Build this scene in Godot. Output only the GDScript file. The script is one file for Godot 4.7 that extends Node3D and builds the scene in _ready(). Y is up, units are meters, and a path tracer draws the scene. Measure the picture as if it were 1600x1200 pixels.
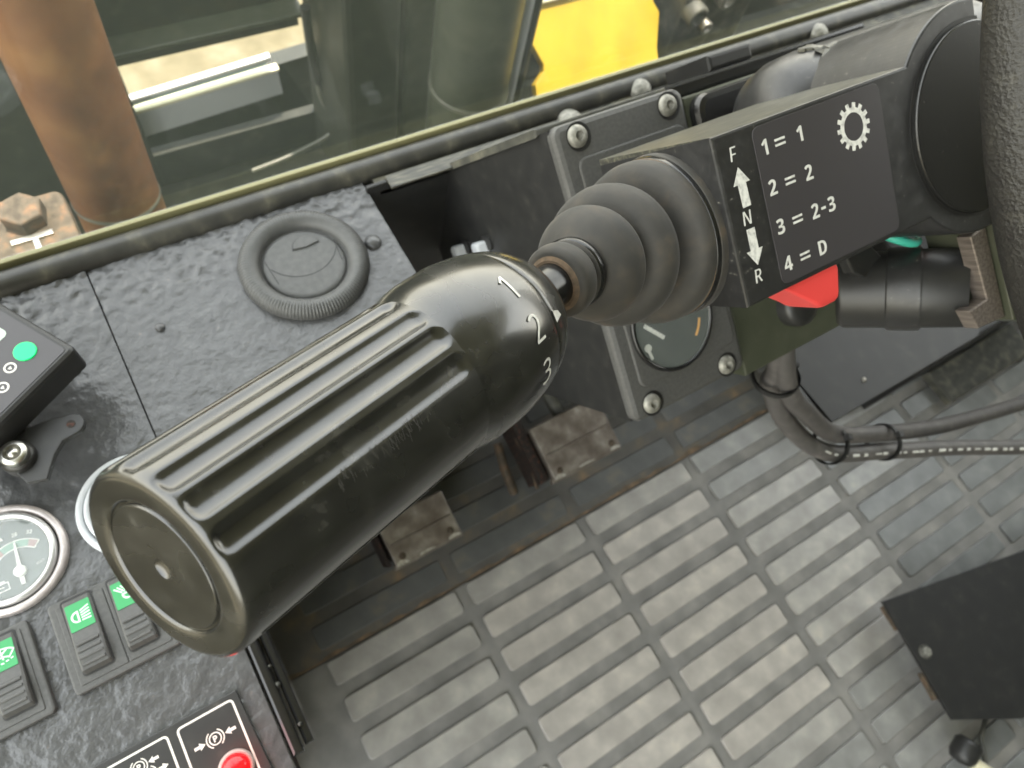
extends Node3D
# Cab of a mobile crane: the gear selector at the steering column, dashboard, console, floor mat and windscreen.
# Lengths inside the builders are millimetres; meshes are stored in metres.

const MM := 0.001
var used := {}
var mats := {}

# ---------------------------------------------------------------- mesh builder
class Shape:
	var v := PackedVector3Array()
	var n := PackedVector3Array()
	var xf := Transform3D()

	func tri(a: Vector3, b: Vector3, c: Vector3, na := Vector3.ZERO, nb := Vector3.ZERO, nc := Vector3.ZERO) -> void:
		if na == Vector3.ZERO:
			na = (b - a).cross(c - a).normalized()
			nb = na
			nc = na
		for p in [a, c, b]:
			v.append(xf * (p as Vector3))
		for q in [na, nc, nb]:
			n.append((xf.basis * (q as Vector3)).normalized())

	func quad(a: Vector3, b: Vector3, c: Vector3, d: Vector3) -> void:
		tri(a, b, c)
		tri(a, c, d)

	# rows[j][i]; smooth normals; wrap closes each row
	func grid(rows: Array, wrap := false) -> void:
		var h := rows.size()
		var w: int = rows[0].size()
		var nr := []
		for j in h:
			var r := PackedVector3Array()
			r.resize(w)
			nr.append(r)
		var last := w if wrap else w - 1
		for j in h - 1:
			var r0: PackedVector3Array = rows[j]
			var r1: PackedVector3Array = rows[j + 1]
			for i in last:
				var k := (i + 1) % w
				var f := (r0[k] - r0[i]).cross(r1[k] - r0[i]) + (r1[k] - r0[i]).cross(r1[i] - r0[i])
				nr[j][i] += f
				nr[j][k] += f
				nr[j + 1][i] += f
				nr[j + 1][k] += f
		for j in h - 1:
			var r0: PackedVector3Array = rows[j]
			var r1: PackedVector3Array = rows[j + 1]
			for i in last:
				var k := (i + 1) % w
				tri(r0[i], r0[k], r1[k], nr[j][i].normalized(), nr[j][k].normalized(), nr[j + 1][k].normalized())
				tri(r0[i], r1[k], r1[i], nr[j][i].normalized(), nr[j + 1][k].normalized(), nr[j + 1][i].normalized())

	# profile of (radius, height) upwards on the outside; runs split where a point repeats
	func lathe(prof: Array, seg := 48) -> void:
		var run := []
		for k in prof.size() + 1:
			if k == prof.size() or (run.size() > 0 and prof[k] == prof[k - 1]):
				if run.size() > 1:
					var rows := []
					for p in run:
						var r := PackedVector3Array()
						for i in seg:
							var a: float = TAU * i / seg
							r.append(Vector3(maxf(p.x, 0.0001) * cos(a), maxf(p.x, 0.0001) * sin(a), p.y))
						rows.append(r)
					grid(rows, true)
				run = []
			if k < prof.size():
				run.append(prof[k])

	func tube(path: Array, rad: float, seg := 12, closed := false, ends := true) -> void:
		var rads := []
		for p in path:
			rads.append(rad)
		sweep(path, rads, seg, closed, ends)

	func sweep(path: Array, rads: Array, seg := 16, closed := false, ends := true) -> void:
		var m := path.size()
		var rows := []
		var u := Vector3.ZERO
		for k in m:
			var t: Vector3
			if closed:
				t = (path[(k + 1) % m] - path[(k + m - 1) % m]).normalized()
			else:
				t = (path[mini(k + 1, m - 1)] - path[maxi(k - 1, 0)]).normalized()
			if u == Vector3.ZERO:
				u = t.cross(Vector3(0.31, 0.77, 0.55)).normalized()
			u = (u - t * u.dot(t)).normalized()
			var w := t.cross(u)
			var r := PackedVector3Array()
			for i in seg:
				var a := TAU * i / seg
				r.append(path[k] + (u * cos(a) + w * sin(a)) * rads[k])
			rows.append(r)
		if closed:
			rows.append(rows[0])
		grid(rows, true)
		if ends and not closed:
			for i in seg:
				var k := (i + 1) % seg
				tri(path[0], rows[0][k], rows[0][i])
				tri(path[m - 1], rows[m - 1][i], rows[m - 1][k])

	func cap(poly: PackedVector2Array, z: float, up := true) -> void:
		var ix := Geometry2D.triangulate_polygon(poly)
		for k in ix.size() / 3:
			var a := poly[ix[k * 3]]
			var b := poly[ix[k * 3 + 1]]
			var c := poly[ix[k * 3 + 2]]
			if ((b - a).cross(c - a) > 0.0) != up:
				var s := b
				b = c
				c = s
			tri(Vector3(a.x, a.y, z), Vector3(b.x, b.y, z), Vector3(c.x, c.y, z))

	static func inset(poly: PackedVector2Array, d: float) -> PackedVector2Array:
		var o := PackedVector2Array()
		var m := poly.size()
		for i in m:
			var e0 := (poly[i] - poly[(i + m - 1) % m]).normalized()
			var e1 := (poly[(i + 1) % m] - poly[i]).normalized()
			var n0 := Vector2(-e0.y, e0.x)
			var n1 := Vector2(-e1.y, e1.x)
			var s := (n0 + n1)
			o.append(poly[i] + s * (d / maxf(0.35, 1.0 + n0.dot(n1))))
		return o

	# a polygon (anticlockwise) raised from z0 to z1, top edge rounded by b
	func prism(poly: PackedVector2Array, z0: float, z1: float, b := 0.0, bottom := true) -> void:
		if Geometry2D.is_polygon_clockwise(poly):
			poly = poly.duplicate()
			poly.reverse()
		var steps := [[0.0, z1]] if b <= 0.0 else [[0.0, z1 - b], [b * 0.3, z1 - b * 0.3], [b, z1]]
		var low := poly
		var lz := z0
		for s in steps:
			var hi := inset(poly, s[0])
			for i in poly.size():
				var k := (i + 1) % poly.size()
				quad(Vector3(low[i].x, low[i].y, lz), Vector3(low[k].x, low[k].y, lz), Vector3(hi[k].x, hi[k].y, s[1]), Vector3(hi[i].x, hi[i].y, s[1]))
			low = hi
			lz = s[1]
		cap(low, z1, true)
		if bottom:
			cap(poly, z0, false)

	# frame between two polygons with the same number of corners
	func frame(outer: PackedVector2Array, inner: PackedVector2Array, z0: float, z1: float) -> void:
		for i in outer.size():
			var k := (i + 1) % outer.size()
			var a := outer[i]
			var b := outer[k]
			var c := inner[k]
			var d := inner[i]
			quad(Vector3(a.x, a.y, z1), Vector3(b.x, b.y, z1), Vector3(c.x, c.y, z1), Vector3(d.x, d.y, z1))
			quad(Vector3(a.x, a.y, z0), Vector3(b.x, b.y, z0), Vector3(b.x, b.y, z1), Vector3(a.x, a.y, z1))
			quad(Vector3(c.x, c.y, z0), Vector3(d.x, d.y, z0), Vector3(d.x, d.y, z1), Vector3(c.x, c.y, z1))

	func box(x0: float, x1: float, y0: float, y1: float, z0: float, z1: float, b := 0.0) -> void:
		prism(PackedVector2Array([Vector2(x0, y0), Vector2(x1, y0), Vector2(x1, y1), Vector2(x0, y1)]), z0, z1, b)

	func mesh() -> ArrayMesh:
		var pts := v.duplicate()
		for i in pts.size():
			pts[i] *= 0.001
		var a := []
		a.resize(Mesh.ARRAY_MAX)
		a[Mesh.ARRAY_VERTEX] = pts
		a[Mesh.ARRAY_NORMAL] = n
		var m := ArrayMesh.new()
		m.add_surface_from_arrays(Mesh.PRIMITIVE_TRIANGLES, a)
		return m


# ---------------------------------------------------------------- scene helpers
func numbered(called: String) -> String:
	used[called] = used.get(called, -1) + 1
	return called if used[called] == 0 else "%s_%03d" % [called, used[called]]

func thing(called: String, label: String, category: String, frame: Transform3D, group := "") -> Node3D:
	var o := Node3D.new()
	o.name = numbered(called)
	add_child(o)
	o.transform = frame
	o.set_meta("label", label)
	o.set_meta("category", category)
	if group:
		o.set_meta("group", group)
	return o

func part(called: String, s: Shape, m: Material, parent: Node3D, label := "") -> MeshInstance3D:
	var o := MeshInstance3D.new()
	o.name = called
	o.mesh = s.mesh()
	o.material_override = m
	parent.add_child(o, true)
	if label:
		o.set_meta("label", label)
	return o

func structure(called: String, s: Shape, m: Material, label: String, at := Vector3.ZERO) -> MeshInstance3D:
	var o := part(numbered(called), s, m, self, label)
	o.position = at
	o.set_meta("kind", "structure")
	return o

# a page lying on a plane that leans back by tilt degrees from level: x right, y up the page, z out of it
func page(at: Vector3, tilt := 0.0, turn := 0.0) -> Transform3D:
	return Transform3D(Basis(Vector3.UP, deg_to_rad(turn)) * Basis(Vector3.RIGHT, deg_to_rad(tilt - 90.0)), at)

func moved(x: float, y: float, z: float) -> Transform3D:
	return Transform3D(Basis(), Vector3(x, y, z))

func along(from: Vector3, axis: Vector3) -> Transform3D:
	var z := axis.normalized()
	var x := (Vector3.UP if absf(z.y) < 0.9 else Vector3.RIGHT).cross(z).normalized()
	return Transform3D(Basis(x, z.cross(x), z), from)

func V2(list: Array) -> PackedVector2Array:
	var o := PackedVector2Array()
	for k in list.size() / 2:
		o.append(Vector2(list[k * 2], list[k * 2 + 1]))
	return o

func rounded(x0: float, x1: float, y0: float, y1: float, r: float, seg := 5) -> PackedVector2Array:
	var o := PackedVector2Array()
	for c in [[x1 - r, y1 - r, 0.0], [x0 + r, y1 - r, 90.0], [x0 + r, y0 + r, 180.0], [x1 - r, y0 + r, 270.0]]:
		for k in seg + 1:
			var a: float = deg_to_rad(c[2] + 90.0 * k / seg)
			o.append(Vector2(c[0] + r * cos(a), c[1] + r * sin(a)))
	return o

func disc(cx: float, cy: float, r: float, seg := 40) -> PackedVector2Array:
	var o := PackedVector2Array()
	for k in seg:
		o.append(Vector2(cx + r * cos(TAU * k / seg), cy + r * sin(TAU * k / seg)))
	return o

func arc_band(cx: float, cy: float, r0: float, r1: float, a0: float, a1: float, seg := 16) -> PackedVector2Array:
	var o := PackedVector2Array()
	for k in seg + 1:
		var a := deg_to_rad(lerpf(a0, a1, float(k) / seg))
		o.append(Vector2(cx + r1 * cos(a), cy + r1 * sin(a)))
	for k in seg + 1:
		var a := deg_to_rad(lerpf(a1, a0, float(k) / seg))
		o.append(Vector2(cx + r0 * cos(a), cy + r0 * sin(a)))
	return o

func stroke(a: Vector2, b: Vector2, w: float) -> PackedVector2Array:
	var d := (b - a).normalized()
	var q := Vector2(-d.y, d.x) * w * 0.5
	return PackedVector2Array([a - q, b - q, b + q, a + q])

func arrow(tail: Vector2, tip: Vector2, w: float, head_w: float, head: float) -> PackedVector2Array:
	var d := (tip - tail).normalized()
	var q := Vector2(-d.y, d.x)
	var n := tip - d * head
	return PackedVector2Array([tail - q * w * 0.5, n - q * w * 0.5, n - q * head_w * 0.5, tip, n + q * head_w * 0.5, n + q * w * 0.5, tail + q * w * 0.5])

func letters(text: String, at: Vector3, height: float, m: Material, parent: Node3D, bold := true, turn := 0.0, wide := 1.0, slant := 0.0) -> MeshInstance3D:
	var f := SystemFont.new()
	f.font_names = PackedStringArray(["Droid Sans"])
	f.font_weight = 700 if bold else 400
	var t := TextMesh.new()
	t.text = text
	t.font = f
	t.font_size = 64
	t.pixel_size = 0.01
	var sc := height * MM / (64.0 * 0.714 * 0.01)
	t.depth = 0.00012 / sc
	t.curve_step = 1.0
	var c := t.get_aabb().get_center()
	var o := MeshInstance3D.new()
	o.name = "printed_text"
	o.mesh = t
	o.material_override = m
	var b := Basis(Vector3.BACK, deg_to_rad(turn)) * Basis(Vector3(wide, 0, 0), Vector3(slant, 1, 0), Vector3.BACK).scaled(Vector3.ONE * sc)
	o.transform = Transform3D(b, at * MM - b * c)
	parent.add_child(o, true)
	return o

func flat(called: String, polys: Array, z: float, m: Material, parent: Node3D, thick := 0.08) -> MeshInstance3D:
	var s := Shape.new()
	for p in polys:
		s.prism(p, z - thick, z + thick, 0.0, false)
	return part(called, s, m, parent)

# ---------------------------------------------------------------- materials
func lin(r: float, g: float, b: float) -> Color:
	return Color(r, g, b).linear_to_srgb()

func noise_tex(sd: int, freq: float, stops: Array, size := 512, octaves := 4, kind := FastNoiseLite.TYPE_SIMPLEX_SMOOTH) -> NoiseTexture2D:
	var f := FastNoiseLite.new()
	f.seed = sd
	f.noise_type = kind
	f.frequency = freq
	f.fractal_octaves = octaves
	var t := NoiseTexture2D.new()
	t.width = size
	t.height = size
	t.seamless = true
	t.noise = f
	if stops.size():
		var g := Gradient.new()
		var offs := PackedFloat32Array()
		var cols := PackedColorArray()
		for s in stops:
			offs.append(s[0])
			cols.append(s[1])
		g.offsets = offs
		g.colors = cols
		t.color_ramp = g
	return t

func grey(a: float) -> Color:
	return Color(a, a, a)

func plain(called: String, c: Color, rough: float, metal := 0.0) -> StandardMaterial3D:
	var m := StandardMaterial3D.new()
	m.resource_name = called
	m.albedo_color = c
	m.roughness = rough
	m.metallic = metal
	mats[called] = m
	return m

func worn(called: String, tex: Texture2D, scale: float, rough: float, metal := 0.0) -> StandardMaterial3D:
	var m := plain(called, Color.WHITE, rough, metal)
	m.albedo_texture = tex
	m.uv1_triplanar = true
	m.uv1_scale = Vector3.ONE * scale
	return m

func bump(m: StandardMaterial3D, t: Texture2D, cm: float) -> void:
	m.heightmap_enabled = true
	m.heightmap_texture = t
	m.heightmap_scale = cm
	m.uv1_triplanar = true

func rough_map(m: StandardMaterial3D, t: Texture2D) -> void:
	m.roughness_texture = t
	m.roughness = 1.0
	m.uv1_triplanar = true

func make_materials() -> void:
	var m: StandardMaterial3D
	# black polished plastic, smudged
	m = worn("grip_plastic", noise_tex(3, 0.014, [[0.0, lin(0.013, 0.013, 0.012)], [0.55, lin(0.018, 0.018, 0.016)], [0.8, lin(0.028, 0.028, 0.025)], [0.88, lin(0.05, 0.049, 0.043)], [1.0, lin(0.10, 0.097, 0.085)]], 512, 6), 12.0, 0.2)
	rough_map(m, noise_tex(4, 0.008, [[0.0, grey(0.15)], [0.5, grey(0.23)], [1.0, grey(0.38)]], 512, 4))
	m.metallic_specular = 0.6
	m.clearcoat_enabled = true
	m.clearcoat = 0.3
	m.clearcoat_roughness = 0.1
	m = worn("housing_plastic", noise_tex(5, 0.05, [[0.0, lin(0.018, 0.018, 0.018)], [0.72, lin(0.025, 0.025, 0.025)], [0.86, lin(0.036, 0.035, 0.033)], [0.92, lin(0.12, 0.115, 0.1)], [1.0, lin(0.25, 0.24, 0.2)]], 512, 6), 9.0, 0.36)
	rough_map(m, noise_tex(6, 0.016, [[0.0, grey(0.28)], [0.6, grey(0.38)], [1.0, grey(0.6)]], 512, 5))
	worn("orange_rust", noise_tex(57, 0.02, [[0.0, lin(0.09, 0.075, 0.055)], [0.5, lin(0.16, 0.115, 0.075)], [1.0, lin(0.3, 0.19, 0.11)]], 256, 4), 9.0, 0.85)
	worn("cover_plastic", noise_tex(58, 0.06, [[0.0, lin(0.011, 0.011, 0.011)], [0.85, lin(0.015, 0.015, 0.014)], [0.92, lin(0.07, 0.068, 0.06)], [1.0, lin(0.2, 0.19, 0.17)]], 512, 5), 8.0, 0.24)
	worn("bare_steel", noise_tex(62, 0.03, [[0.0, lin(0.35, 0.32, 0.27)], [0.5, lin(0.6, 0.57, 0.51)], [1.0, lin(0.8, 0.78, 0.72)]], 256, 4), 20.0, 0.4, 0.5)
	plain("scuff", lin(0.055, 0.054, 0.048), 0.5)
	plain("label_film", lin(0.044, 0.041, 0.044), 0.36)
	plain("black_gloss", lin(0.012, 0.012, 0.012), 0.2)
	m = worn("black_satin", noise_tex(60, 0.02, [[0.0, lin(0.016, 0.016, 0.016)], [0.7, lin(0.022, 0.022, 0.021)], [0.9, lin(0.034, 0.033, 0.03)], [1.0, lin(0.08, 0.076, 0.066)]], 512, 6), 7.0, 0.42)
	m = worn("black_matt", noise_tex(61, 0.015, [[0.0, lin(0.009, 0.009, 0.009)], [0.6, lin(0.013, 0.013, 0.0125)], [0.88, lin(0.022, 0.021, 0.019)], [1.0, lin(0.06, 0.055, 0.045)]], 512, 6), 4.0, 0.55)
	m = worn("grey_plastic", noise_tex(7, 0.06, [[0.0, lin(0.06, 0.06, 0.058)], [1.0, lin(0.085, 0.084, 0.08)]], 256, 3), 25.0, 0.5)
	bump(m, noise_tex(8, 0.2, [], 256, 2), 0.004)
	m = worn("vent_plastic", noise_tex(9, 0.03, [[0.0, lin(0.06, 0.061, 0.06)], [1.0, lin(0.085, 0.086, 0.083)]], 256, 3), 25.0, 0.5)
	# rubber boot with brown dust
	m = worn("boot_rubber", noise_tex(10, 0.01, [[0.0, lin(0.019, 0.0185, 0.017)], [0.5, lin(0.028, 0.0265, 0.023)], [0.75, lin(0.042, 0.037, 0.03)], [1.0, lin(0.075, 0.055, 0.036)]], 512, 5), 14.0, 0.72)
	bump(m, noise_tex(11, 0.12, [], 256, 3), 0.006)
	m.rim_enabled = true
	m.rim = 0.15
	worn("rust_line", noise_tex(12, 0.03, [[0.0, lin(0.06, 0.045, 0.03)], [1.0, lin(0.18, 0.12, 0.075)]], 256, 4), 40.0, 0.9)
	plain("steel", lin(0.55, 0.54, 0.5), 0.32, 1.0)
	m = worn("dull_steel", noise_tex(13, 0.03, [[0.0, lin(0.22, 0.21, 0.19)], [1.0, lin(0.4, 0.38, 0.33)]], 256, 4), 40.0, 0.42, 0.85)
	# lumpy black dash paint
	m = worn("dash_paint", noise_tex(14, 0.02, [[0.0, lin(0.06, 0.061, 0.062)], [0.6, lin(0.074, 0.0755, 0.077)], [0.88, lin(0.09, 0.092, 0.094)], [1.0, lin(0.14, 0.115, 0.105)]], 512, 5), 9.0, 0.26)
	bump(m, noise_tex(15, 0.03, [], 512, 4), 0.045)
	m = worn("rusty_black", noise_tex(16, 0.02, [[0.0, lin(0.01, 0.008, 0.007)], [0.55, lin(0.02, 0.015, 0.012)], [0.8, lin(0.07, 0.025, 0.015)], [1.0, lin(0.14, 0.05, 0.03)]], 512, 5), 16.0, 0.8)
	bump(m, noise_tex(17, 0.05, [], 256, 4), 0.08)
	# olive vehicle paint
	worn("dusty_face", noise_tex(50, 0.02, [[0.0, lin(0.03, 0.03, 0.026)], [0.5, lin(0.065, 0.063, 0.05)], [0.8, lin(0.12, 0.115, 0.085)], [1.0, lin(0.26, 0.25, 0.19)]], 512, 5), 12.0, 0.42).uv1_scale = Vector3(5, 40, 40)
	m = worn("olive_paint", noise_tex(18, 0.015, [[0.0, lin(0.043, 0.048, 0.031)], [0.7, lin(0.057, 0.062, 0.042)], [1.0, lin(0.078, 0.08, 0.058)]], 512, 4), 5.0, 0.4)
	m = worn("dark_olive", noise_tex(19, 0.015, [[0.0, lin(0.012, 0.013, 0.009)], [0.7, lin(0.021, 0.022, 0.015)], [1.0, lin(0.055, 0.05, 0.036)]], 512, 5), 3.0, 0.55)
	m = worn("dusty_steel", noise_tex(20, 0.015, [[0.0, lin(0.03, 0.03, 0.026)], [0.5, lin(0.06, 0.06, 0.05)], [1.0, lin(0.16, 0.15, 0.11)]], 512, 5), 5.0, 0.6)
	m = worn("copper_rust", noise_tex(21, 0.008, [[0.0, lin(0.10, 0.035, 0.011)], [0.45, lin(0.16, 0.06, 0.019)], [0.7, lin(0.2, 0.085, 0.026)], [1.0, lin(0.27, 0.135, 0.045)]], 512, 5), 4.0, 0.6, 0.2)
	bump(m, noise_tex(63, 0.05, [], 256, 4), 0.06)
	m = worn("heavy_rust", noise_tex(22, 0.02, [[0.0, lin(0.04, 0.03, 0.02)], [0.5, lin(0.09, 0.07, 0.048)], [0.75, lin(0.14, 0.085, 0.05)], [1.0, lin(0.24, 0.13, 0.065)]], 512, 4), 8.0, 0.8)
	bump(m, noise_tex(23, 0.05, [], 256, 4), 0.05)
	m = worn("worn_pedal", noise_tex(24, 0.012, [[0.0, lin(0.13, 0.105, 0.085)], [0.45, lin(0.2, 0.17, 0.145)], [0.75, lin(0.29, 0.26, 0.225)], [1.0, lin(0.46, 0.43, 0.38)]], 512, 6), 5.0, 0.42, 0.4)
	# floor rubber
	m = worn("mat_rubber", noise_tex(25, 0.01, [[0.0, lin(0.16, 0.155, 0.145)], [0.6, lin(0.225, 0.218, 0.205)], [1.0, lin(0.3, 0.285, 0.26)]], 512, 5), 3.0, 0.6)
	bump(m, noise_tex(26, 0.06, [], 256, 4), 0.02)
	var dust := [[0.44, 0.41, 0.375], [0.37, 0.355, 0.33], [0.27, 0.268, 0.256], [0.185, 0.19, 0.187]]
	for k in 4:
		var d: Array = dust[k]
		m = worn("mat_block_%d" % k, noise_tex(30 + k, 0.012, [[0.0, lin(d[0] * 0.8, d[1] * 0.8, d[2] * 0.8)], [0.5, lin(d[0], d[1], d[2])], [0.8, lin(d[0] * 1.2, d[1] * 1.2, d[2] * 1.18)], [1.0, lin(d[0] * 1.45, d[1] * 1.4, d[2] * 1.3)]], 512, 6), 3.2, 0.32)
		m.uv1_world_triplanar = true
	for k in 4:
		bump(mats["mat_block_%d" % k], noise_tex(55, 0.03, [], 256, 4), 0.03)
	m = worn("mat_dirty", noise_tex(35, 0.008, [[0.0, lin(0.075, 0.072, 0.065)], [0.55, lin(0.11, 0.104, 0.094)], [0.78, lin(0.15, 0.125, 0.095)], [1.0, lin(0.24, 0.165, 0.10)]], 512, 5), 3.5, 0.65)
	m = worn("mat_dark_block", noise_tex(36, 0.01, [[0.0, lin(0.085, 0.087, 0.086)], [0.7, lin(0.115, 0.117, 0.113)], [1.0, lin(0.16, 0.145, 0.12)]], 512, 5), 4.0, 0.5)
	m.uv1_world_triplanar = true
	worn("white_print", noise_tex(64, 0.03, [[0.0, lin(0.36, 0.36, 0.34)], [0.35, lin(0.55, 0.55, 0.52)], [0.6, lin(0.66, 0.66, 0.62)], [1.0, lin(0.72, 0.72, 0.68)]], 256, 5), 45.0, 0.5)
	plain("dull_print", lin(0.5, 0.5, 0.46), 0.55)
	plain("rim_print", lin(0.62, 0.6, 0.55), 0.5)
	plain("green_print", lin(0.025, 0.27, 0.085), 0.4)
	plain("pale_green_print", lin(0.6, 0.85, 0.65), 0.5)
	m = plain("green_button", lin(0.0, 0.72, 0.2), 0.35)
	plain("screen_grey", lin(0.42, 0.5, 0.42), 0.25)
	m = plain("red_plastic", lin(0.7, 0.06, 0.055), 0.42)
	m = plain("red_lens", lin(0.8, 0.01, 0.015), 0.12)
	m.emission_enabled = true
	m.emission = Color(1.0, 0.02, 0.03)
	m.emission_energy_multiplier = 0.7
	plain("pink_collar", lin(0.35, 0.28, 0.26), 0.35)
	m = worn("gauge_bezel", noise_tex(37, 0.03, [[0.0, lin(0.42, 0.38, 0.37)], [0.8, lin(0.6, 0.55, 0.54)], [1.0, lin(0.3, 0.25, 0.23)]], 256, 4), 30.0, 0.35, 0.3)
	plain("gauge_ring", lin(0.6, 0.6, 0.6), 0.25, 0.5)
	plain("dial_black", lin(0.02, 0.022, 0.024), 0.4)
	plain("dial_pale", lin(0.085, 0.1, 0.1), 0.4)
	plain("dial_red", lin(0.26, 0.15, 0.145), 0.5)
	plain("dial_green", lin(0.14, 0.26, 0.2), 0.5)
	plain("orange_print", lin(0.8, 0.4, 0.08), 0.5)
	m = plain("clear_glass", Color(0.95, 1.0, 0.97, 0.05), 0.02)
	m.transparency = BaseMaterial3D.TRANSPARENCY_ALPHA
	m = plain("screen_glass", Color(0.86, 0.93, 0.85, 0.03), 0.03)
	m.transparency = BaseMaterial3D.TRANSPARENCY_ALPHA
	plain("seal_edge", lin(0.24, 0.225, 0.115), 0.5)
	m = worn("seal_rubber", noise_tex(38, 0.012, [[0.0, lin(0.025, 0.025, 0.023)], [0.6, lin(0.045, 0.044, 0.038)], [0.85, lin(0.08, 0.077, 0.06)], [1.0, lin(0.16, 0.15, 0.11)]], 512, 5), 8.0, 0.4)
	plain("white_paint", lin(0.78, 0.78, 0.76), 0.4)
	plain("cyan_white", lin(0.5, 0.72, 0.74), 0.4)
	plain("grey_white", lin(0.5, 0.52, 0.54), 0.45)
	worn("yellow_paint", noise_tex(56, 0.01, [[0.0, lin(0.39, 0.255, 0.012)], [0.5, lin(0.45, 0.31, 0.014)], [1.0, lin(0.48, 0.34, 0.02)]], 256, 4), 4.0, 0.5)
	plain("cream_paint", lin(0.75, 0.7, 0.5), 0.5)
	m = worn("sand", noise_tex(39, 0.02, [[0.0, lin(0.085, 0.07, 0.036)], [0.5, lin(0.12, 0.10, 0.056)], [1.0, lin(0.16, 0.14, 0.09)]], 512, 5), 0.7, 0.95)
	m = worn("leather", noise_tex(40, 0.02, [[0.0, lin(0.014, 0.013, 0.012)], [0.7, lin(0.022, 0.021, 0.018)], [1.0, lin(0.045, 0.042, 0.033)]], 256, 4), 20.0, 0.55)
	bump(m, noise_tex(41, 0.05, [], 512, 3, FastNoiseLite.TYPE_CELLULAR), 0.06)
	m = worn("brushed_brown", noise_tex(42, 0.02, [[0.0, lin(0.10, 0.085, 0.075)], [1.0, lin(0.26, 0.22, 0.19)]], 256, 4), 1.0, 0.45, 0.5)
	m.uv1_scale = Vector3(90, 90, 10)
	m = worn("liner", noise_tex(43, 0.02, [[0.0, lin(0.42, 0.44, 0.22)], [1.0, lin(0.5, 0.52, 0.27)]], 256, 4), 2.0, 0.8)
	worn("beige_trim", noise_tex(51, 0.02, [[0.0, lin(0.6, 0.53, 0.36)], [1.0, lin(0.7, 0.62, 0.43)]], 256, 4), 3.0, 0.7)
	worn("bolt_dust", noise_tex(52, 0.03, [[0.0, lin(0.12, 0.12, 0.105)], [0.6, lin(0.24, 0.235, 0.205)], [1.0, lin(0.4, 0.39, 0.34)]], 256, 4), 30.0, 0.5, 0.3)
	m = worn("hose_rubber", noise_tex(44, 0.02, [[0.0, lin(0.055, 0.052, 0.05)], [0.7, lin(0.09, 0.083, 0.078)], [1.0, lin(0.17, 0.155, 0.14)]], 256, 4), 12.0, 0.5)
	plain("wire_green", lin(0.05, 0.4, 0.3), 0.45)
	plain("wire_red", lin(0.5, 0.1, 0.05), 0.5)
	plain("wire_clear", lin(0.12, 0.12, 0.095), 0.4)
	plain("bare_metal_orange", lin(0.6, 0.3, 0.18), 0.6)


# ---------------------------------------------------------------- the gear selector
const LABEL_AT := Vector3(0.2064, 0.7505, -0.0208)
const TILT := 36.2
const GRIP_AT := Vector3(0.0001, 0.7674, 0.0408)
const GRIP_AXIS := Vector3(0.9208, -0.2585, -0.2921)

func grip_frame() -> Transform3D:
	var a := GRIP_AXIS.normalized()
	var u := (Vector3.UP - a * a.y).normalized()
	return Transform3D(Basis(u, a.cross(u), a), GRIP_AT)

func in_frame(f: Transform3D, s: Shape, m := Transform3D()) -> void:
	# shapes given in the grip's own frame, stored in the frame of the selector
	var t := page(LABEL_AT, TILT).affine_inverse() * f
	s.xf = Transform3D(t.basis, t.origin * 1000.0) * m

func groove_depth(s: float, deg: float) -> float:
	var d := 0.0
	for c in [-101.0, -80.0, -59.0, -38.0, -14.5, 4.3, 25.0]:
		var x: float = absf(deg - c) * 0.41
		if x < 4.0:
			var y := maxf(0.0, maxf(3.2 - s, s - 74.6))
			var q := sqrt(x * x + y * y) / 3.15
			if q < 1.0:
				d = maxf(d, 1.45 * (1.0 - q * q) * (1.35 - 0.35 * (1.0 - q * q)) * smoothstep(0.4, 2.2, s))
	return d

# the end of the grip is cut at a slant that dies out along the body
func slanted(x: float, y: float, z: float) -> Vector3:
	var k := 1.0 - smoothstep(2.0, 46.0, z)
	return Vector3(x, y, z + (0.182 * x + 0.0486 * y) * k)

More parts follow.
